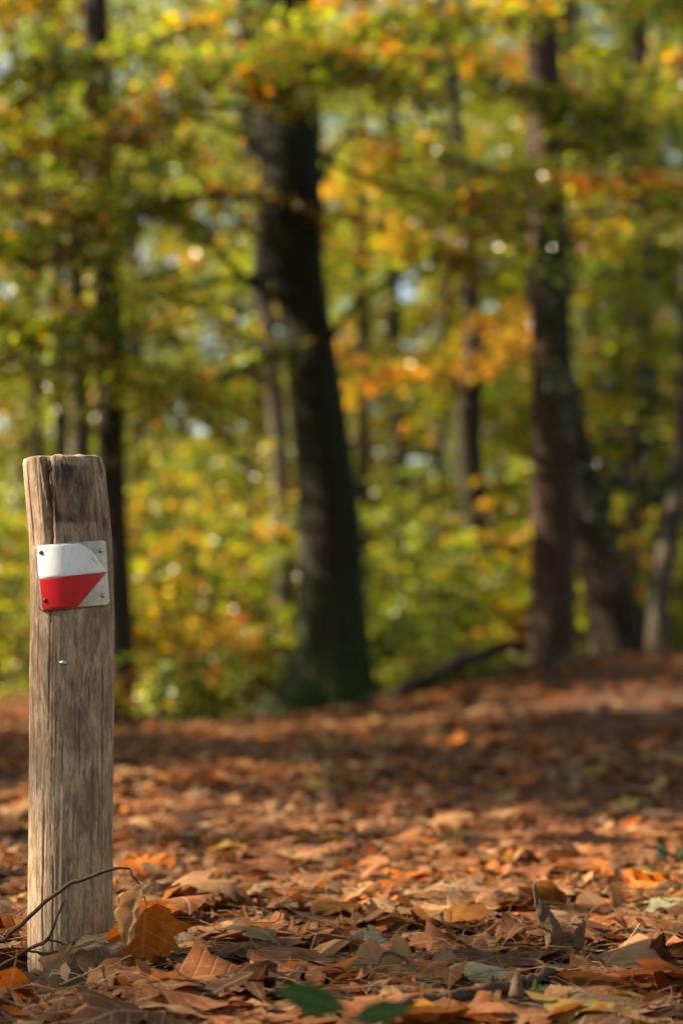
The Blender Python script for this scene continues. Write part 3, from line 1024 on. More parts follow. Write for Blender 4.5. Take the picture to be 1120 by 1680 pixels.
# --- unseen trees added left, right and behind the camera to shade the scene
sh_made = []
for k, (x, y, h, nlf) in enumerate(((-9.5, 2.1, 12, 36), (-7.5, 8.9, 12, 72), (-8.5, 13.6, 10, 70), (-6.5, 16.9, 8, 60), (-11, 5.9, 13, 7), (5.5, -2, 13, 40),
                                    (-13, 3.2, 13, 46), (-11.5, 9.9, 14, 95), (-15, 9.0, 14, 95), (-14.5, -2, 14, 46), (7.5, 5, 13, 40), (1.5, -6, 13, 40), (8.5, 12, 14, 40))):
    if k >= 6:
        copy_tree(sh_made[(0, 1, 1, 0, 5, 5, 5)[k - 6]], (x, y, float(gz(x, y))), rng.uniform(0, 6.28), rng.uniform(.98, 1.12))
        continue
    r0 = rng.uniform(.14, .22)
    stt = tree('added_shade_tree', 'tall leafy tree added out of view to shade the scene', 'tree', None, y, 'dark', h, 'beech', nlimb=20, lim_h=(3.0, h * .97), lim_len=(1.5, 2.5) if x < 0 else (3, 4.6), ntw=11, tlen=1.1, nleaf=nlf,
         L=.13, group='added shade trees out of view', flare=.2, seed=70 + k, sides=16, twigs=False,
         path=[((x, y, 0), r0), ((x + .1, y, h * .3), r0 * .85), ((x + .2, y - .1, h * .65), r0 * .6), ((x, y, h), r0 * .15)], t0=.2)
    sh_made.append(stt)


# ------------------------------------------------------------------ bushes
def bush(name, label, px, py_top, D, width, pal, nst, nleaf, L=.085, group=None, foliage='foliage', seed=1, zmin=.1, ntw=7, tl=.45):
    x = (px - 560) / FPX * D
    g = float(gz(x, D)); H = at(px, py_top, D)[2] - g
    origin = np.array([x, D, g])
    t = thing(name, label, 'bush', origin, group)
    lv = Leaves(); tw = MB()
    for k in range(nst):
        az = k * 2.4 + rng.normal(0, .3)
        o = width * math.sqrt((k + .5) / nst)
        hh = H * rng.uniform(.62, 1.05) * (1 - .25 * (o / width) ** 2)
        d = np.array([math.cos(az), math.sin(az), 0])
        p = np.array([origin + d * .08, origin + d * o * .45 + [0, 0, hh * .5], origin + d * o * .85 + [0, 0, hh * .82], origin + d * o * 1.08 + [0, 0, hh]])
        p[0, 2] = float(gz(p[0, 0], p[0, 1])) - .06
        pp, rr = resample(p, 12, [.014, .010, .006, .003])
        ms = MB(); ms.add(*tube(pp, rr, 6)[:3])
        obj('stem', ms.mesh('stem', origin), MAT['dark'], t)
        dress_limb(lv, tw, pp, zmin, ntw, tl, nleaf, L, pal, seed * 13, .3, 1.3)
    obj('foliage', lv.mesh('foliage', origin), MAT[foliage], t, kind='stuff')
    obj('twigs', tw.mesh('twigs', origin), MAT['dark'], t, kind='stuff')
    return t


BG = 'undergrowth bushes behind the trunks'
shr = [  # column, top row, distance, half width, palette, label
    (300, 700, 21, 1.1, 'gold', 'golden yellow bush between the post and the thick beech'),
    (395, 640, 23, 1.2, 'lime', 'lime green bush just left of the thick beech foot'),
    (255, 960, 19, .45, 'yellow', 'low bright yellow bush beside the trunk behind the post'),
    (90, 880, 20, 1.0, 'lime', 'yellow-green bush seen left of the marker post'),
    (650, 720, 23, 1.0, 'green', 'fresh green bush to the right of the thick beech'),
    (730, 800, 20, .75, 'green', 'low leafy green bush before the middle-sized brown trunk'),
    (700, 640, 26, 1.4, 'lime', 'tall lime green bush behind the fresh green one'),
    (835, 740, 21, .75, 'gold', 'golden bush against the straight brown trunk'),
    (985, 770, 19.5, .55, 'gold', 'golden sapling bush between straight and leaning trunks'),
    (1060, 760, 21, .9, 'lime', 'yellow-green bush behind the leaning trunk'),
    (1000, 940, 21, .7, 'lime', 'low lime bush in the gap below the leaning trunk'),
    (430, 960, 19.5, .45, 'mixed', 'low mixed-colour bush at the left of the beech foot'),
    (340, 1000, 18.5, .5, 'mixed', 'small scrubby bush on the leaf-strewn floor'),
    (640, 960, 19, .5, 'green', 'small green bush tucked against the beech foot'),
]
for k, (px, pt, D, w, pal, lab) in enumerate(shr):
    bush('undergrowth_bush', lab, px, pt, D, w, pal, max(9, int(11 * w + 5)), 22, seed=100 + k, group=BG)
fb_made = []
for k in range(24):
    D = 25 + 22 * rng.random()
    px = -220 + 1560 * (k + rng.random()) / 24
    if k >= 10:
        x_ = (px - 560) / FPX * D
        copy_tree(fb_made[(k * 3) % 10], (x_, D, float(gz(x_, D))), rng.uniform(0, 6.28), rng.uniform(.85, 1.2))
        continue
    pl = ['lime', 'green', 'gold', 'lime', 'mixed'][k % 5]
    fb_made.append(bush('woodland_bush', 'blurred %s bush in the far undergrowth' % PALW[pl], px, rng.uniform(640, 860), D, rng.uniform(1.3, 2.0), pl, 15, 40,
                        L=.1, seed=140 + k, group='far undergrowth bushes, %s' % PALW[pl], ntw=8, tl=.7))
for k in range(34):
    D = rng.uniform(13.4, 18.5) if k % 2 else rng.uniform(16.8, 19)
    px = (180 + 190 * rng.random()) if k % 2 else (620 + 240 * rng.random())
    x_ = (px - 560) / FPX * D
    bush('low_sapling', 'knee-high %s sapling at the edge of the leafy floor' % ['green', 'golden', 'mixed olive'][k % 3], px, 1050 + (.35 - rng.random() * .5) * FPX / D * .6, D, rng.uniform(.12, .35), ['green', 'gold', 'mixed'][k % 3], 4, 8,
         L=.07, seed=240 + k, group='low saplings, %s' % ['green', 'golden', 'mixed olive'][k % 3], ntw=4, tl=.22, zmin=.3)
# dark holly on the right
bush('holly_bush', 'dark glossy evergreen holly beside the straight brown trunk', 1035, 540, 16.0, .55, 'holly', 8, 22, .08, foliage='evergreen', seed=171, zmin=.5, ntw=6, tl=.3)
# ivy on the straight trunk
iv = thing('ivy', 'dark green ivy climbing the straight brown trunk', 'ivy', at(905, 560, 15.2))
lv = Leaves(); ivs = MB()
for (px, py0, py1, n) in ((918, 640, 360, 120), (905, 500, 360, 110), (925, 720, 560, 50)):
    pp = np.array([at(px + 9 * math.sin(s * 7), py0 + (py1 - py0) * s, 15.10) for s in np.linspace(0, 1, 16)])
    ivs.add(*tube(pp, .008, 5)[:3])
    s = rng.random(n); b = np.array([at(px + 9 * math.sin(a * 7) + rng.normal(0, 11), py0 + (py1 - py0) * a, 15.06 - rng.random() * .1) for a in s])
    lv.add(b, unit(rng.normal(0, .6, (n, 3)) + [0, -.3, -.7]), unit(rng.normal(0, .4, (n, 3)) + [0, -1, .3]), rng.uniform(.06, .1, n), pick_colors('holly', n, b, 5))
io = np.array(iv.location)
obj('foliage', lv.mesh('foliage', io), MAT['evergreen'], iv, kind='stuff'); obj('stem', ivs.mesh('stem', io), MAT['dark'], iv)

# ------------------------------------------------------------------ far wood: a leafy mass that closes the view
lv = Leaves()
for k in range(8200):
    y = rng.uniform(58, 84); x = rng.uniform(-26, 26); z = float(gz(x, y)) + 25 * rng.random() ** 1.15
    spray(lv, None, np.array([x, y, z]), rng.normal(0, 1, 3) * [1, 1, .4], 2.8, 22, .36, far_pals[int((fbm(x * .15, z * .2, 0, 2, 4) + 1.5) * 3.3) % 10], 900)
# the wood goes on all round the camera
lv2 = Leaves()
for k in range(3600):
    a = rng.uniform(-2.95, -.2) if k % 3 else (rng.uniform(-.2, .75) if k % 2 else rng.uniform(2.4, 3.35))
    rr_ = rng.uniform(20, 34); x, y = rr_ * math.cos(a), rr_ * math.sin(a)
    z = (15 if x > -8 else 8) * rng.random()
    spray(lv2, None, np.array([x, y, z]), rng.normal(0, 1, 3) * [1, 1, .4], 2.6, 16, .42, far_pals[k % 10], 950)
sw = obj('surrounding_wood', lv2.mesh('surrounding_wood', np.zeros(3)), MAT['foliage'], kind='stuff')
tag(sw, 'autumn woodland that surrounds the clearing on the other sides', 'woodland')
fw = obj('far_wood', lv.mesh('far_wood', np.zeros(3)), MAT['foliage'], kind='stuff')
tag(fw, 'distant mass of sunlit autumn woodland behind everything', 'woodland')

# ------------------------------------------------------------------ fallen branch and log on the bank
pp, rr = resample([at(560, 1162, 15.2), at(640, 1142, 15.3), at(700, 1112, 15.4), at(770, 1078, 15.6), at(850, 1060, 15.9), at(900, 1070, 16.3)], 40, [.035, .05, .055, .05, .045, .03])
pp = pp + np.stack([fbm(np.arange(40) * .3, k, 0, 2, 2) for k in range(3)], 1) * .015
mb = MB(); mb.add(*tube(pp, rr, 12)[:3])
o0 = np.array([pp[0][0], pp[0][1], float(gz(pp[0][0], pp[0][1]))])
o = obj('fallen_branch', mb.mesh('fallen_branch', o0), MAT['dark'], loc=o0)
tag(o, 'dark fallen branch arching from the beech foot to the bank', 'branch')
pp, rr = resample([at(770, 1122, 15.0), at(840, 1112, 15.0), at(920, 1105, 15.1), at(1000, 1104, 15.1)], 30, [.03, .06, .07, .04])
pp[:, 2] = gz(pp[:, 0], pp[:, 1]) + rr * .6
mb = MB(); mb.add(*tube(pp, rr, 12)[:3])
o0 = np.array([pp[0][0], pp[0][1], float(gz(pp[0][0], pp[0][1]))])
o = obj('fallen_log', mb.mesh('fallen_log', o0), MAT['dark'], loc=o0)
tag(o, 'short dark log lying at the foot of the straight brown trunk', 'log')

# ------------------------------------------------------------------ dead leaves
OAK = [(0, .006), (.05, .04), (.13, .10), (.22, .21), (.26, .10), (.32, .14), (.44, .32), (.51, .345), (.48, .15), (.55, .18), (.66, .32), (.74, .35), (.69, .13), (.77, .14), (.87, .20), (.83, .08), (.92, .07), (1, .003)]
BROAD = [(0, .01), (-.04, .10), (.05, .24), (.13, .25), (.26, .42), (.36, .46), (.38, .29), (.47, .27), (.62, .38), (.70, .36), (.68, .20), (.80, .17), (.90, .11), (1, .003)]
OVAL = [(0, .006), (.1, .12), (.22, .21), (.38, .285), (.55, .28), (.72, .20), (.87, .10), (1, .003)]
OAKL = [(0, .008), (.2, .20), (.28, .11), (.50, .345), (.50, .16), (.73, .35), (.71, .13), (.87, .19), (1, .004)]
BROADL = [(0, .01), (.05, .24), (.34, .46), (.45, .27), (.66, .38), (.70, .19), (1, .003)]
OVALL = [(0, .01), (.22, .21), (.5, .29), (.78, .17), (1, .003)]


def leaf_shape(outline, rg, mid=True, curl=1.0):
    o = np.array(outline); n = len(o)
    ribt = np.linspace(0, 1, n) ** .95
    cols = []
    for sg in (-1, 1):
        e = o * (1 + rg.normal(0, .06, o.shape)) if n > 6 else o.copy()
        e[0] = o[0]; e[-1] = o[-1]
        ex, ey = e[:, 1] * sg, e[:, 0]
        cols.append(np.stack([ex, ey], 1))
    rib = np.stack([np.zeros(n), ribt], 1)
    bands = [cols[0]] + ([.5 * (cols[0] + rib)] if mid else []) + [rib] + ([.5 * (cols[1] + rib)] if mid else []) + [cols[1]]
    P = np.concatenate(bands)
    nb = len(bands)
    q = []
    for b in range(nb - 1):
        for k in range(n - 1):
            q.append([b * n + k, (b + 1) * n + k, (b + 1) * n + k + 1, b * n + k + 1])
    x, y = P[:, 0].copy(), P[:, 1].copy()
    uvx = x.copy(); uvy = y.copy()
    # curl: cupped across, bent along, rippled at the rim
    cup = rg.normal(0, .95) * curl; ben = rg.normal(0, .5) * curl; tw = rg.normal(0, .3) * curl
    rp = rg.uniform(0, 6.28); ra = rg.uniform(.02, .075) * curl
    a = cup * x * 1.6
    zz = np.where(np.abs(cup) > .05, (1 - np.cos(a)) / (cup * 1.6 + 1e-6), 0)
    xx = np.where(np.abs(cup) > .05, np.sin(a) / (cup * 1.6 + 1e-6), x)
    zz = zz + ra * np.sin(y * 9 + rp + np.sign(x) * 1.3) * np.abs(x) / .3 + .03 * curl * vnoise(x * 5 + rp, y * 5, 0, 7)
    yy = y - .5
    b = ben * yy * 1.8
    y2 = np.where(abs(ben) > .05, np.sin(b) / (ben * 1.8 + 1e-6), yy) - zz * np.sin(b)
    z2 = np.where(abs(ben) > .05, (1 - np.cos(b)) / (ben * 1.8 + 1e-6), 0) + zz * np.cos(b)
    t = tw * yy
    x3 = xx * np.cos(t) - z2 * np.sin(t); z3 = xx * np.sin(t) + z2 * np.cos(t)
    V = np.stack([x3, y2, z3], 1)
    # stalk
    if mid:
        p0 = V[2 * n]; dirn = unit(V[2 * n] - V[2 * n + 2]); s = np.linspace(0, 1, 5)[:, None]
        sp = p0 - dirn * .03 + dirn * s * rg.uniform(.16, .3) + np.array([rg.normal(0, .05), 0, rg.normal(.02, .05)]) * s ** 2
        sv, sq, _ = tube(sp, [.009, .008, .007, .007, .010], 3, False)
        q = np.concatenate([np.array(q), sq + len(V)])
        uvx = np.concatenate([uvx, np.zeros(len(sv))]); uvy = np.concatenate([uvy, np.zeros(len(sv))])
        V = np.concatenate([V, sv])
    V[:, 2] -= np.percentile(V[:, 2], 12)
    return V, np.array(q), np.stack([uvx, uvy, np.full(len(V), rg.random())], 1)


trg = np.random.default_rng(5)
CU = lambda k: (.5, .8, 1.2)[k % 3]
HI = [leaf_shape(OAK, trg, True, CU(k)) for k in range(14)] + [leaf_shape(BROAD, trg, True, CU(k)) for k in range(10)] + [leaf_shape(OVAL, trg, True, 1.3) for _ in range(6)]
ME = [leaf_shape(OAK, trg, False, CU(k)) for k in range(14)] + [leaf_shape(BROAD, trg, False, CU(k)) for k in range(10)] + [leaf_shape(OVAL, trg, False, 1.3) for _ in range(6)]
LO = [leaf_shape(OAKL, trg, False, CU(k)) for k in range(14)] + [leaf_shape(BROADL, trg, False, CU(k)) for k in range(10)] + [leaf_shape(OVALL, trg, False, 1.3) for _ in range(6)]
NOAK, NBROAD = 14, 10

LC = dict(rust=(.285, .108, .040), tan=(.40, .215, .092), brown=(.215, .088, .036), dark=(.095, .042, .022), orange=(.52, .15, .018), grey=(.25, .155, .088), olive=(.30, .19, .045), sage=(.37, .37, .21), yellow=(.60, .40, .08))
LW = dict(rust=4.4, tan=4.2, brown=4.6, dark=2.8, orange=.5, grey=2.0, olive=.40, sage=.02, yellow=.03)
LN = list(LC); LP = np.array([LW[k] for k in LN]); LP = LP / LP.sum()


def rot_zxz(yaw, tx, ty):
    return Matrix.Rotation(yaw, 3, 'Z') @ Matrix.Rotation(tx, 3, 'X') @ Matrix.Rotation(ty, 3, 'Y')


def scatter(x0, x1, y0, y1, dens, shapes, mb, smin, smax, zoff, keep=None, tilt=.14):
    n = int((x1 - x0) * (y1 - y0) * dens)
    X = rng.uniform(x0, x1, n); Y = rng.uniform(y0, y1, n); ZG = gz(X, Y); KP = rng.random(n) < .25 + .75 * sstep(-.35, .25, fbm(X * 1.3, Y * 1.0, 0, 3, 207)); CI = rng.choice(len(LN), n, p=LP)
    for k in range(n):
        x, y = X[k], Y[k]
        if (y > 4.6 and not FINE and not KP[k]) or (keep is not None and not keep(x, y)): continue
        u = rng.random()
        idx = rng.integers(0, NOAK) if u < .56 else (NOAK + rng.integers(0, NBROAD) if u < .82 else NOAK + NBROAD + rng.integers(0, 6))
        V, q, uv = shapes[idx]
        s = rng.uniform(smin, smax) * (.62 if idx >= NOAK + NBROAD else 1)
        M = np.array(rot_zxz(rng.uniform(0, 6.28), rng.normal(0, tilt), rng.normal(0, tilt)))
        c = np.array(LC[LN[CI[k]]]) * rng.uniform(.7, 1.25)
        P = (V * s) @ M.T + [x, y, ZG[k] + zoff + abs(rng.normal(0, .009))]
        uv = uv.copy(); uv[:, 2] = rng.random()
        mb.add(P, q=q, tint=np.tile(c, (len(P), 1)), luv=uv)


FINE = False


def in_post(x, y):
    return (x - post_c(0)) ** 2 + (y - PY) ** 2 > .072 ** 2 and not (abs(x - post_c(0)) < .085 and 2.74 < y < 3.0)


mb = MB()
wide = lambda y: .20 * y + .45
scatter(-1.7, 1.7, 1.9, 5.2, 170, HI, mb, .075, .14, .004, lambda x, y: abs(x) < wide(y) and in_post(x, y))
scatter(-1.0, 1.0, 2.45, 4.6, 800, LO, mb, .018, .045, .012, lambda x, y: abs(x) < .19 * y and in_post(x, y), tilt=.4)
scatter(-2.6, 2.6, 5.2, 9.5, 190, ME, mb, .085, .15, .006, lambda x, y: abs(x) < wide(y))
FINE = True
scatter(-2.2, 2.2, 4.6, 9.5, 330, LO, mb, .025, .075, .004, lambda x, y: abs(x) < .19 * y + .2, tilt=.25)
FINE = False
scatter(-6.0, 6.0, 9.5, 19, 150, LO, mb, .10, .17, .006, lambda x, y: abs(x) < wide(y) + .8)
scatter(-7.5, 7.5, 19, 30, 60, LO, mb, .12, .2, .006)
lit = obj('leaf_litter', mb.mesh('leaf_litter'), MAT['litter'], kind='stuff')
tag(lit, 'carpet of brown fallen leaves covering the forest floor', 'leaf litter')

# the leaves that show largest, one by one
LEAFDESC = dict(rust='rust brown', tan='pale tan', brown='dull brown', dark='dark brown decayed', orange='bright orange', grey='grey-brown', olive='yellowish olive', sage='pale sage green', yellow='clear yellow')
hi_mesh = []
for k, (V, q, uv) in enumerate(HI):
    me = make_mesh('fallen_leaf', V, q, dict(luv=uv)); me.materials.append(MAT['leaf']); hi_mesh.append(me)
KIND = lambda i: 'pointed-lobed oak leaf' if i < NOAK else ('broad maple-like leaf' if i < NOAK + NBROAD else 'small oval leaf')


def leaf_obj(idx, cname, x, y, s, yaw, tx, ty, dz, label=None, gain=1.0, group=True, z=None):
    o = bpy.data.objects.new('fallen_leaf', hi_mesh[idx]); col.objects.link(o)
    o.location = (x, y, (float(gz(x, y)) if z is None else z) + dz)
    o.rotation_euler = rot_zxz(yaw, tx, ty).to_euler(); o.scale = (s, s, s)
    c = np.clip(np.array(LC[cname]) * gain, 0, .8); o.color = (*c, 1)
    if label is None:
        o['label'] = '%s %s lying loose on the forest floor' % (LEAFDESC[cname], KIND(idx)); o['category'] = 'leaf'
        o['group'] = '%s %s' % (LEAFDESC[cname], KIND(idx).replace('leaf', 'leaves'))
    else:
        tag(o, label, 'leaf')
    return o


cnt = 0
while cnt < 285:
    y = 2.48 + 2.0 * rng.random() ** 1.25; hwid = .178 * y
    x = rng.uniform(-hwid, hwid)
    if not in_post(x, y) or (abs(x - post_c(0)) < .1 and y < 3.0 and y > 2.7) or (-.42 < x < -.2 and 2.75 < y < 3.12) or (.22 < x < .42 and 2.86 < y < 3.10): continue
    u = rng.random()
    idx = int(rng.integers(0, NOAK) if u < .5 else (NOAK + rng.integers(0, NBROAD) if u < .84 else NOAK + NBROAD + rng.integers(0, 6)))
    cn = LN[rng.choice(len(LN), p=LP)]
    leaf_obj(idx, cn, x, y, rng.uniform(.11, .20) * (.55 if idx >= NOAK + NBROAD else 1), rng.uniform(0, 6.28), rng.normal(0, .09), rng.normal(0, .09), .006 + .020 * rng.random(), gain=rng.uniform(.8, 1.25))
    cnt += 1


def gpt(px, py, dz=0.0):
    """ground point seen at this pixel"""
    lo, hi = 1.0, 60.0
    for _ in range(50):
        m_ = .5 * (lo + hi); p = at(px, py, m_)
        if p[2] > float(gz(p[0], p[1])) + dz: lo = m_
        else: hi = m_
    return at(px, py, .5 * (lo + hi))


# notable single leaves
p = gpt(633, 1567); leaf_obj(20, 'sage', p[0], p[1], .13, 1.9, .35, -.30, .012, 'pale sage green leaf lying underside up on brown leaves')
p = gpt(1085, 1520); leaf_obj(17, 'sage', p[0], p[1], .16, -1.2, .30, .25, .012, 'large pale green leaf leaning near the dead wood stub', .75)
p = gpt(785, 1632); leaf_obj(26, 'sage', p[0], p[1], .13, 1.5, .1, .1, .012, 'narrow grey-green oval leaf beside the fallen stick', .8)
p = gpt(790, 1582); leaf_obj(5, 'grey', p[0], p[1], .12, .5, .2, .1, .008, 'silvery grey decayed leaf on pine needles', 1.5)
p = gpt(870, 1612); leaf_obj(15, 'tan', p[0], p[1], .155, .6, -.2, .1, .010, 'broad tan leaf flat before the dead wood stub')
p = gpt(1000, 1600); leaf_obj(18, 'tan', p[0], p[1], .16, 2.6, -.25, .15, .012, 'broad tan leaf with red midrib beside the dead wood stub', 1.05)
p = gpt(990, 1650); leaf_obj(3, 'rust', p[0], p[1], .17, 2.2, -.3, -.2, .012, 'large reddish tan oak leaf in front of the tan leaves', 1.3)
p = gpt(1075, 1650); leaf_obj(21, 'rust', p[0], p[1], .17, .9, -.2, .2, .012, 'big rust-tan leaf overlapping others near the stick', 1.25)
p = gpt(395, 1560); leaf_obj(4, 'tan', p[0], p[1], .16, .9, -.5, .1, .012, 'golden tan oak leaf propped up on its lobes')
p = gpt(500, 1600); leaf_obj(22, 'tan', p[0], p[1], .15, 2.9, .1, .3, .012, 'arched tan leaf with its edge lifted', 1.0)
p = gpt(600, 1610); leaf_obj(16, 'tan', p[0], p[1], .17, 1.2, .2, -.2, .012, 'pale arched leaf behind the green seedling', 1.1)
p = gpt(14, 1668); leaf_obj(2, 'orange', p[0], p[1], .12, .4, -.9, .2, .022, 'bright red-orange leaf standing up left of the post', .9)

# upright orange leaf leaning on the post
p = at(236, 1578, 2.962)
o = leaf_obj(19, 'orange', p[0], p[1], .17, .25, -1.15, -.35, 0, 'glowing orange oak leaf leaning upright against the post', 1.0, z=p[2])

LEAFBROWN = litter_material('curled_dead_leaf', 'attr')


def curled(p0, p1, width, roll, seed, colr, parent=None, name='leaf', origin=None, facing=(0, -1, 0), crump=1.0):
    """a dried leaf rolled round its midrib, hanging from p0 to p1"""
    n, m_ = 30, 17
    ax = unit(p1 - p0); Ln = np.linalg.norm(p1 - p0)
    f = unit(np.array(facing, float) - ax * np.dot(facing, ax)); s = np.cross(ax, f)
    V = []; uv = []
    for i in range(n):
        t = i / (n - 1)
        w = width * (max(math.sin(math.pi * (.03 + .96 * t) ** .8), 0) ** .8) * (1 + .10 * math.sin(t * 21 + seed)) + .0012
        ctr = p0 + ax * Ln * t + f * .005 * math.sin(t * 5 + seed) + s * .006 * math.sin(t * 3.3 + seed)
        rr = w * roll
        for j in range(m_):
            u = -1 + 2 * j / (m_ - 1)
            an = u / roll * (1 - .25 * t) + .45 * math.sin(t * 4 + seed)
            cr_ = min(1.0, w / width * 1.3)
            r_ = rr * (1 - .22 * abs(u)) + crump * cr_ * (.0016 * math.sin(t * 19 + u * 7 + seed) + .0034 * float(fbm(t * 9 + seed, u * 4, 0, 3, seed)))
            V.append(ctr + s * r_ * math.sin(an) + f * (r_ * math.cos(an)))
            uv.append((u * .3, t, seed * .1 % 1))
    V = np.array(V)
    i = np.arange(n - 1)[:, None] * m_; j = np.arange(m_ - 1)[None]
    q = np.stack([i + j, i + j + 1, i + m_ + j + 1, i + m_ + j], -1).reshape(-1, 4)
    me = make_mesh(name, V - (origin if origin is not None else 0), q, dict(tint=np.tile(np.array(colr), (len(V), 1)), luv=np.array(uv)))
    return obj(name, me, LEAFBROWN, parent)


# ------------------------------------------------------------------ twigs by the post
def twig_obj(parent, origin, pts, radii, name='stem', sides=7, mat='twig', n=40, kn=.0):
    pp, rr = resample(pts, n, radii)
    rr = rr * (1 + .55 * np.clip(vnoise(np.arange(n) * .6, pts[0][0] * 50, 0, 6) - .25, 0, 1))
    pp = pp + np.stack([vnoise(np.arange(n) * .45, k, pts[0][0] * 9, 12) for k in range(3)], 1) * np.minimum(rr[:, None] * .7, .0016)
    mbt = MB(); mbt.add(*tube(pp, rr, sides)[:3])
    return obj(name, mbt.mesh(name, origin), MAT[mat], parent)


FY = 2.885
o0 = at(-40, 1575, FY + .03); o0[2] = 0.0
tw1 = thing('leafy_twig', 'arching thin twig before the post with a curled grey leaf hanging', 'twig', o0)
twig_obj(tw1, o0, [at(-60, 1590, FY + .05), at(-20, 1553, FY + .03), at(10, 1540, FY + .02), at(22, 1528, FY + .01), at(50, 1503, FY), at(80, 1476, FY), at(118, 1450, FY), at(150, 1437, FY), at(178, 1427, FY), at(200, 1423, FY), at(214, 1425, FY)],
         [.0036, .0034, .0033, .0031, .0030, .0029, .0030, .0026, .0030, .0018, .0012], n=60)
twig_obj(tw1, o0, [at(10, 1540, FY + .02), at(25, 1541, FY), at(37, 1539, FY - .01)], [.0016, .0014, .0013], 'side_twig', n=10)
twig_obj(tw1, o0, [at(214, 1425, FY), at(217, 1437, FY), at(225, 1446, FY), at(232, 1460, FY - .005)], [.0009, .0012, .0018, .0010], 'leaf_stalk', n=16)
lo = curled(at(227, 1450, FY - .004), at(201, 1555, FY - .012), .046, .42, 3, (.40, .285, .185), tw1, 'curled_leaf', o0, facing=(.75, .8, 0), crump=.65)
lo['label'] = 'dry beige leaf rolled into a hanging pod'

o1 = at(-20, 1620, FY + .02); o1[2] = 0.0
tw2 = thing('forked_twig', 'forked bare twig low before the post holding crumpled grey leaves', 'twig', o1)
twig_obj(tw2, o1, [at(-30, 1606, FY + .03), at(5, 1584, FY + .01), at(45, 1558, FY), at(78, 1541, FY), at(92, 1510, FY), at(106, 1476, FY - .004)], [.0030, .0028, .0025, .0021, .0014, .0011], n=40)
twig_obj(tw2, o1, [at(78, 1541, FY), at(95, 1544, FY), at(110, 1552, FY), at(120, 1545, FY - .005)], [.0018, .0018, .0017, .0024], 'side_twig', n=14)
twig_obj(tw2, o1, [at(45, 1559, FY), at(62, 1561, FY), at(74, 1565, FY), at(100, 1558, FY - .004), at(118, 1547, FY - .006)], [.0018, .0016, .0025, .0018, .0022], 'side_twig', n=18)


def crumpled(p0, p1, nrm, seed, curl, colr, wid, outline=OAK):
    ax = p1 - p0; Ln = np.linalg.norm(ax); ax = ax / Ln
    nrm = unit(np.array(nrm, float) - ax * np.dot(nrm, ax)); sd = np.cross(ax, nrm)
    V, q, uv = leaf_shape(outline, np.random.default_rng(seed), True, curl)
    V = V.copy(); V[:, 1] += .5
    V[:, 2] += .05 * fbm(V[:, 0] * 7, V[:, 1] * 7, seed, 3, seed)
    W = p0 + np.outer(V[:, 1], ax) * Ln + np.outer(V[:, 0], sd) * wid * Ln + np.outer(V[:, 2], nrm) * Ln
    me = make_mesh('crumpled_leaf', W - o1, q, dict(tint=np.tile(np.array(colr), (len(W), 1)), luv=uv))
    return obj('crumpled_leaf', me, LEAFBROWN, tw2)


crumpled(at(118, 1547, FY - .010), at(55, 1640, FY - .05), (.5, -1, .9), 21, 1.7, (.30, .20, .12), .8)
crumpled(at(110, 1545, FY + .004), at(198, 1618, FY - .010), (.5, -.8, .9), 22, 1.5, (.20, .14, .088), .8, BROAD)
crumpled(at(127, 1552, FY - .020), at(160, 1606, FY - .035), (-.5, -1, .3), 23, 1.6, (.36, .25, .15), .9, OVAL)

# ------------------------------------------------------------------ dead wood stub on the right
sp = gpt(925, 1580)
SY = sp[1]
o0 = np.array([sp[0], sp[1], 0.0])
st = thing('dead_wood_stub', 'jagged grey-brown stub of dead wood sticking out of the leaves', 'wood stub', o0)


def shard(pts, rad, name):
    pp, rr = resample([at(a, b, SY + d) for a, b, d in pts], 40, np.array(rad) * 1.25)
    v, q, t = tube(pp, rr, 14)
    ax = pp.mean(0)
    k = 1 + .0
    nv = v + .0075 * np.stack([fbm(v[:, 0] * 75, v[:, 1] * 75, v[:, 2] * 38, 4, 70 + s) for s in range(3)], 1) * np.minimum(1, rr.max() / .010)
    m2 = MB(); m2.add(nv, q, t)
    return obj(name, m2.mesh(name, o0), MAT['deadwood'], st)


shard([(920, 1602, 0), (910, 1565, 0), (901, 1528, 0), (892, 1500, 0), (885, 1478, 0), (880, 1462, 0), (877, 1448, 0)], [.010, .011, .010, .008, .0055, .0035, .001], 'main_shard')
shard([(932, 1602, .01), (930, 1566, .01), (920, 1540, .01), (906, 1522, .01)], [.014, .014, .010, .004], 'side_shard')
shard([(948, 1600, .012), (944, 1565, .008), (945, 1538, .004), (949, 1520, .0), (941, 1509, 0), (932, 1512, 0)], [.011, .009, .0065, .006, .005, .002], 'side_shard')
shard([(922, 1592, -.012), (910, 1562, -.012), (899, 1540, -.012), (886, 1512, -.012)], [.007, .0065, .0045, .0015], 'splinter')
shard([(962, 1602, .02), (960, 1580, .02), (955, 1560, .02)], [.012, .011, .004], 'splinter')
shard([(934, 1600, -.014), (932, 1578, -.014), (928, 1556, -.014)], [.006, .005, .002], 'splinter')

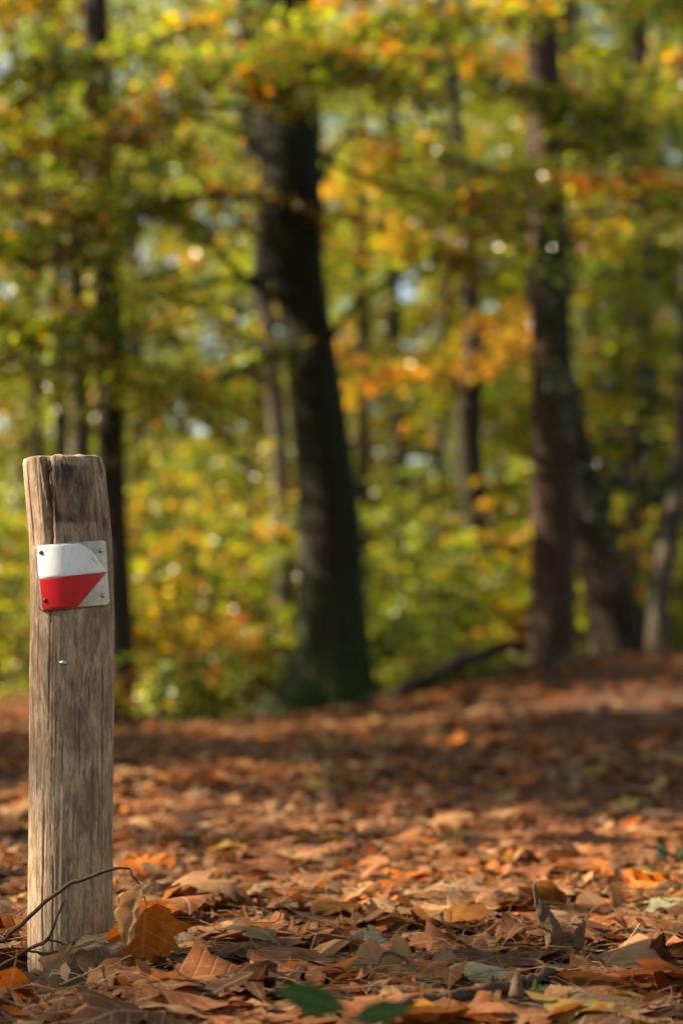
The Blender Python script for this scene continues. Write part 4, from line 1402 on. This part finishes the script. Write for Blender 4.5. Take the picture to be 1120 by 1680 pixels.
# ------------------------------------------------------------------ stick at the bottom right, other sticks, straws, needles
def stick(label, pts, radii, mat='twig', group=None, name='fallen_stick', sides=10, lift=.004):
    P = []
    for (a, b) in pts:
        g = gpt(a, b, .012); P.append(g)
    P = np.array(P); o0 = np.array([P[0][0], P[0][1], float(gz(P[0][0], P[0][1]))])
    pp, rr = resample(P, 40, radii)
    pp[:, 2] = gz(pp[:, 0], pp[:, 1]) + rr + .012 + lift
    pp = pp + np.stack([vnoise(np.arange(40) * .4, k, 0, 3) for k in range(3)], 1) * min(.003, rr.max() * .6)
    v_, q_, t_ = tube(pp, rr, sides)
    v_ = v_ + rr.max() * .5 * np.stack([fbm(v_[:, 0] * 60, v_[:, 1] * 60, v_[:, 2] * 60, 3, 30 + k) for k in range(3)], 1)
    m2 = MB(); m2.add(v_, q_, t_)
    o = obj(name, m2.mesh(name, o0), MAT[mat], loc=o0)
    return tag(o, label, 'stick', group)


stick('thick dark stick lying across the leaves with a stubby side shoot', [(640, 1690), (720, 1672), (800, 1660), (860, 1645), (905, 1625)], [.0065, .0075, .0075, .0070, .0055], lift=.020)
b0 = gpt(845, 1650, .03)
pp, rr = resample([b0 + [0, 0, .012], b0 + [.002, -.002, .028], b0 + [.004, -.002, .042]], 14, [.010, .0075, .0015])
v_, q_, t_ = tube(pp, rr, 12); v_ = v_ + .004 * np.stack([fbm(v_[:, 0] * 90, v_[:, 1] * 90, v_[:, 2] * 60, 3, 20 + k) for k in range(3)], 1)
m2 = MB(); m2.add(v_, q_, t_); oo = np.array([b0[0], b0[1], float(gz(b0[0], b0[1]))])
tag(obj('wood_stub', m2.mesh('wood_stub', oo), MAT['deadwood'], loc=oo), 'short pale pointed stub rising from the thick dark stick', 'wood stub')
stick('straight dark twig half buried in leaves left of the seedling', [(290, 1602), (380, 1590), (470, 1588)], [.004, .005, .004], lift=.015)
stick('long pale grass straw lying beside the post foot', [(100, 1655), (150, 1632), (215, 1605)], [.0012, .0012, .001], 'straw', name='straw', sides=5, lift=.03)
stick('thin pale grass straw crossing the longer one', [(140, 1660), (200, 1625), (250, 1612)], [.0010, .0010, .0008], 'straw', name='straw', sides=5, lift=.025)
stick('thin dark twig lying across the litter mid-way', [(480, 1512), (560, 1505), (640, 1512)], [.003, .003, .002])
stick('short dark twig under the pale green leaf', [(960, 1545), (1040, 1540), (1110, 1552)], [.003, .003, .002], lift=.012)
mb = MB()
for k in range(1500):
    y = rng.uniform(2.4, 4.2); x = rng.uniform(-.19 * y, .19 * y)
    if not in_post(x, y): continue
    L = rng.uniform(.04, .11); a = rng.uniform(0, math.pi); g = float(gz(x, y)) + rng.uniform(.012, .032)
    d = np.array([math.cos(a), math.sin(a), rng.normal(0, .12)]) * L
    pp = np.array([[x, y, g], [x, y, g] + d * .5 + [0, 0, .006], [x, y, g] + d])
    c = np.array([.30, .20, .10]) * rng.uniform(.3, 1.5)
    v, q, _ = tube(pp, [.0006, .0007, .0005], 3, False)
    mb.add(v, q=q, tint=np.tile(c, (len(v), 1)), luv=np.tile([.2, .3, rng.random()], (len(v), 1)))
nd = obj('pine_needles', mb.mesh('pine_needles'), MAT['litter'], kind='stuff')
tag(nd, 'scattered dry pine needles and bits of straw', 'needles')


# ------------------------------------------------------------------ green seedlings
def green_leaf(p0, p1, width, nrm, parent, origin, outline=OVAL, colr=(.05, .13, .03), name='leaf', bend=.12):
    ax = p1 - p0; Ln = np.linalg.norm(ax); ax = ax / Ln
    nrm = unit(np.array(nrm, float) - ax * np.dot(nrm, ax)); sd = np.cross(ax, nrm)
    V, q, uv = leaf_shape(outline, np.random.default_rng(3), False, .25)
    V = V.copy(); V[:, 1] += .5
    W = p0 + np.outer(V[:, 1], ax) * Ln + np.outer(V[:, 0], sd) * width * Ln + np.outer(V[:, 2] - bend * (V[:, 1] - .5) ** 2 * 2, nrm) * Ln
    return obj(name, make_mesh(name, W - origin, q, dict(tint=np.tile(np.array(colr), (len(W), 1)), luv=uv)), GREENLEAF, parent)


GREENLEAF = litter_material('fresh_green_leaf', 'attr')
SD = 1.95
o0 = at(590, 1850, SD); o0[2] = float(gz(o0[0], o0[1]))
sdl = thing('green_seedling', 'small green seedling with two blurred leaves rising in front of the litter', 'seedling', o0)
twig_obj(sdl, o0, [o0 - [0, 0, .02], at(592, 1740, SD), at(580, 1690, SD), at(565, 1662, SD)], [.002, .0018, .0014, .0010], n=16)
twig_obj(sdl, o0, [at(592, 1740, SD), at(600, 1705, SD - .02), at(605, 1680, SD - .03)], [.0015, .0012, .0009], n=12)
green_leaf(at(572, 1655, SD), at(446, 1622, SD - .02), .62, (.1, -1.1, .5), sdl, o0, colr=(.045, .125, .028))
green_leaf(at(575, 1672, SD - .03), at(680, 1650, SD - .05), .6, (.1, -1.1, .5), sdl, o0, colr=(.040, .11, .025))
# lobed green leaf by the stick
p = gpt(838, 1640, .02)
sd2 = thing('oak_seedling', 'small lobed green oak leaf beside the thick dark stick', 'seedling', [p[0], p[1], float(gz(p[0], p[1]))])
o0 = np.array(sd2.location)
twig_obj(sd2, o0, [o0 - [0, 0, .01], o0 + [.004, 0, .012], o0 + [.006, 0, .022]], [.001, .001, .0008], n=8)
green_leaf(o0 + [.006, 0, .020], o0 + [-.040, -.01, .042], 1.0, (.2, -.8, .6), sd2, o0, OAK, (.06, .11, .015))
green_leaf(o0 + [.008, 0, .020], o0 + [.045, -.01, .040], 1.0, (-.2, -.8, .6), sd2, o0, OAK, (.05, .09, .015))
# dark holly sprig on the floor
p = gpt(1098, 1440)
hs = thing('holly_sprig', 'dark green holly sprig poking out of the sunlit leaves', 'seedling', [p[0], p[1], float(gz(p[0], p[1]))])
o0 = np.array(hs.location)
twig_obj(hs, o0, [o0 - [0, 0, .01], o0 + [0, 0, .03], o0 + [.002, 0, .055]], [.002, .0015, .001], n=8)
for a in range(6):
    d = np.array([math.cos(a * 2.1), math.sin(a * 2.1) * .6, .5])
    green_leaf(o0 + [0, 0, .02 + .006 * a], o0 + [0, 0, .02 + .006 * a] + d * .05, 1.0, (0, -.6, .7), hs, o0, OAK, (.012, .035, .014))
# green leaf at the left edge
p = gpt(-2, 1502)
hs = thing('green_seedling', 'single green seedling leaf in the litter left of the post', 'seedling', [p[0], p[1], float(gz(p[0], p[1]))])
o0 = np.array(hs.location)
twig_obj(hs, o0, [o0 - [0, 0, .01], o0 + [0, 0, .012], o0 + [.001, 0, .02]], [.0015, .0012, .001], n=8)
green_leaf(o0 + [-.02, 0, .02], o0 + [.035, -.01, .012], 1.3, (0, -.6, .7), hs, o0, OVAL, (.03, .10, .03))
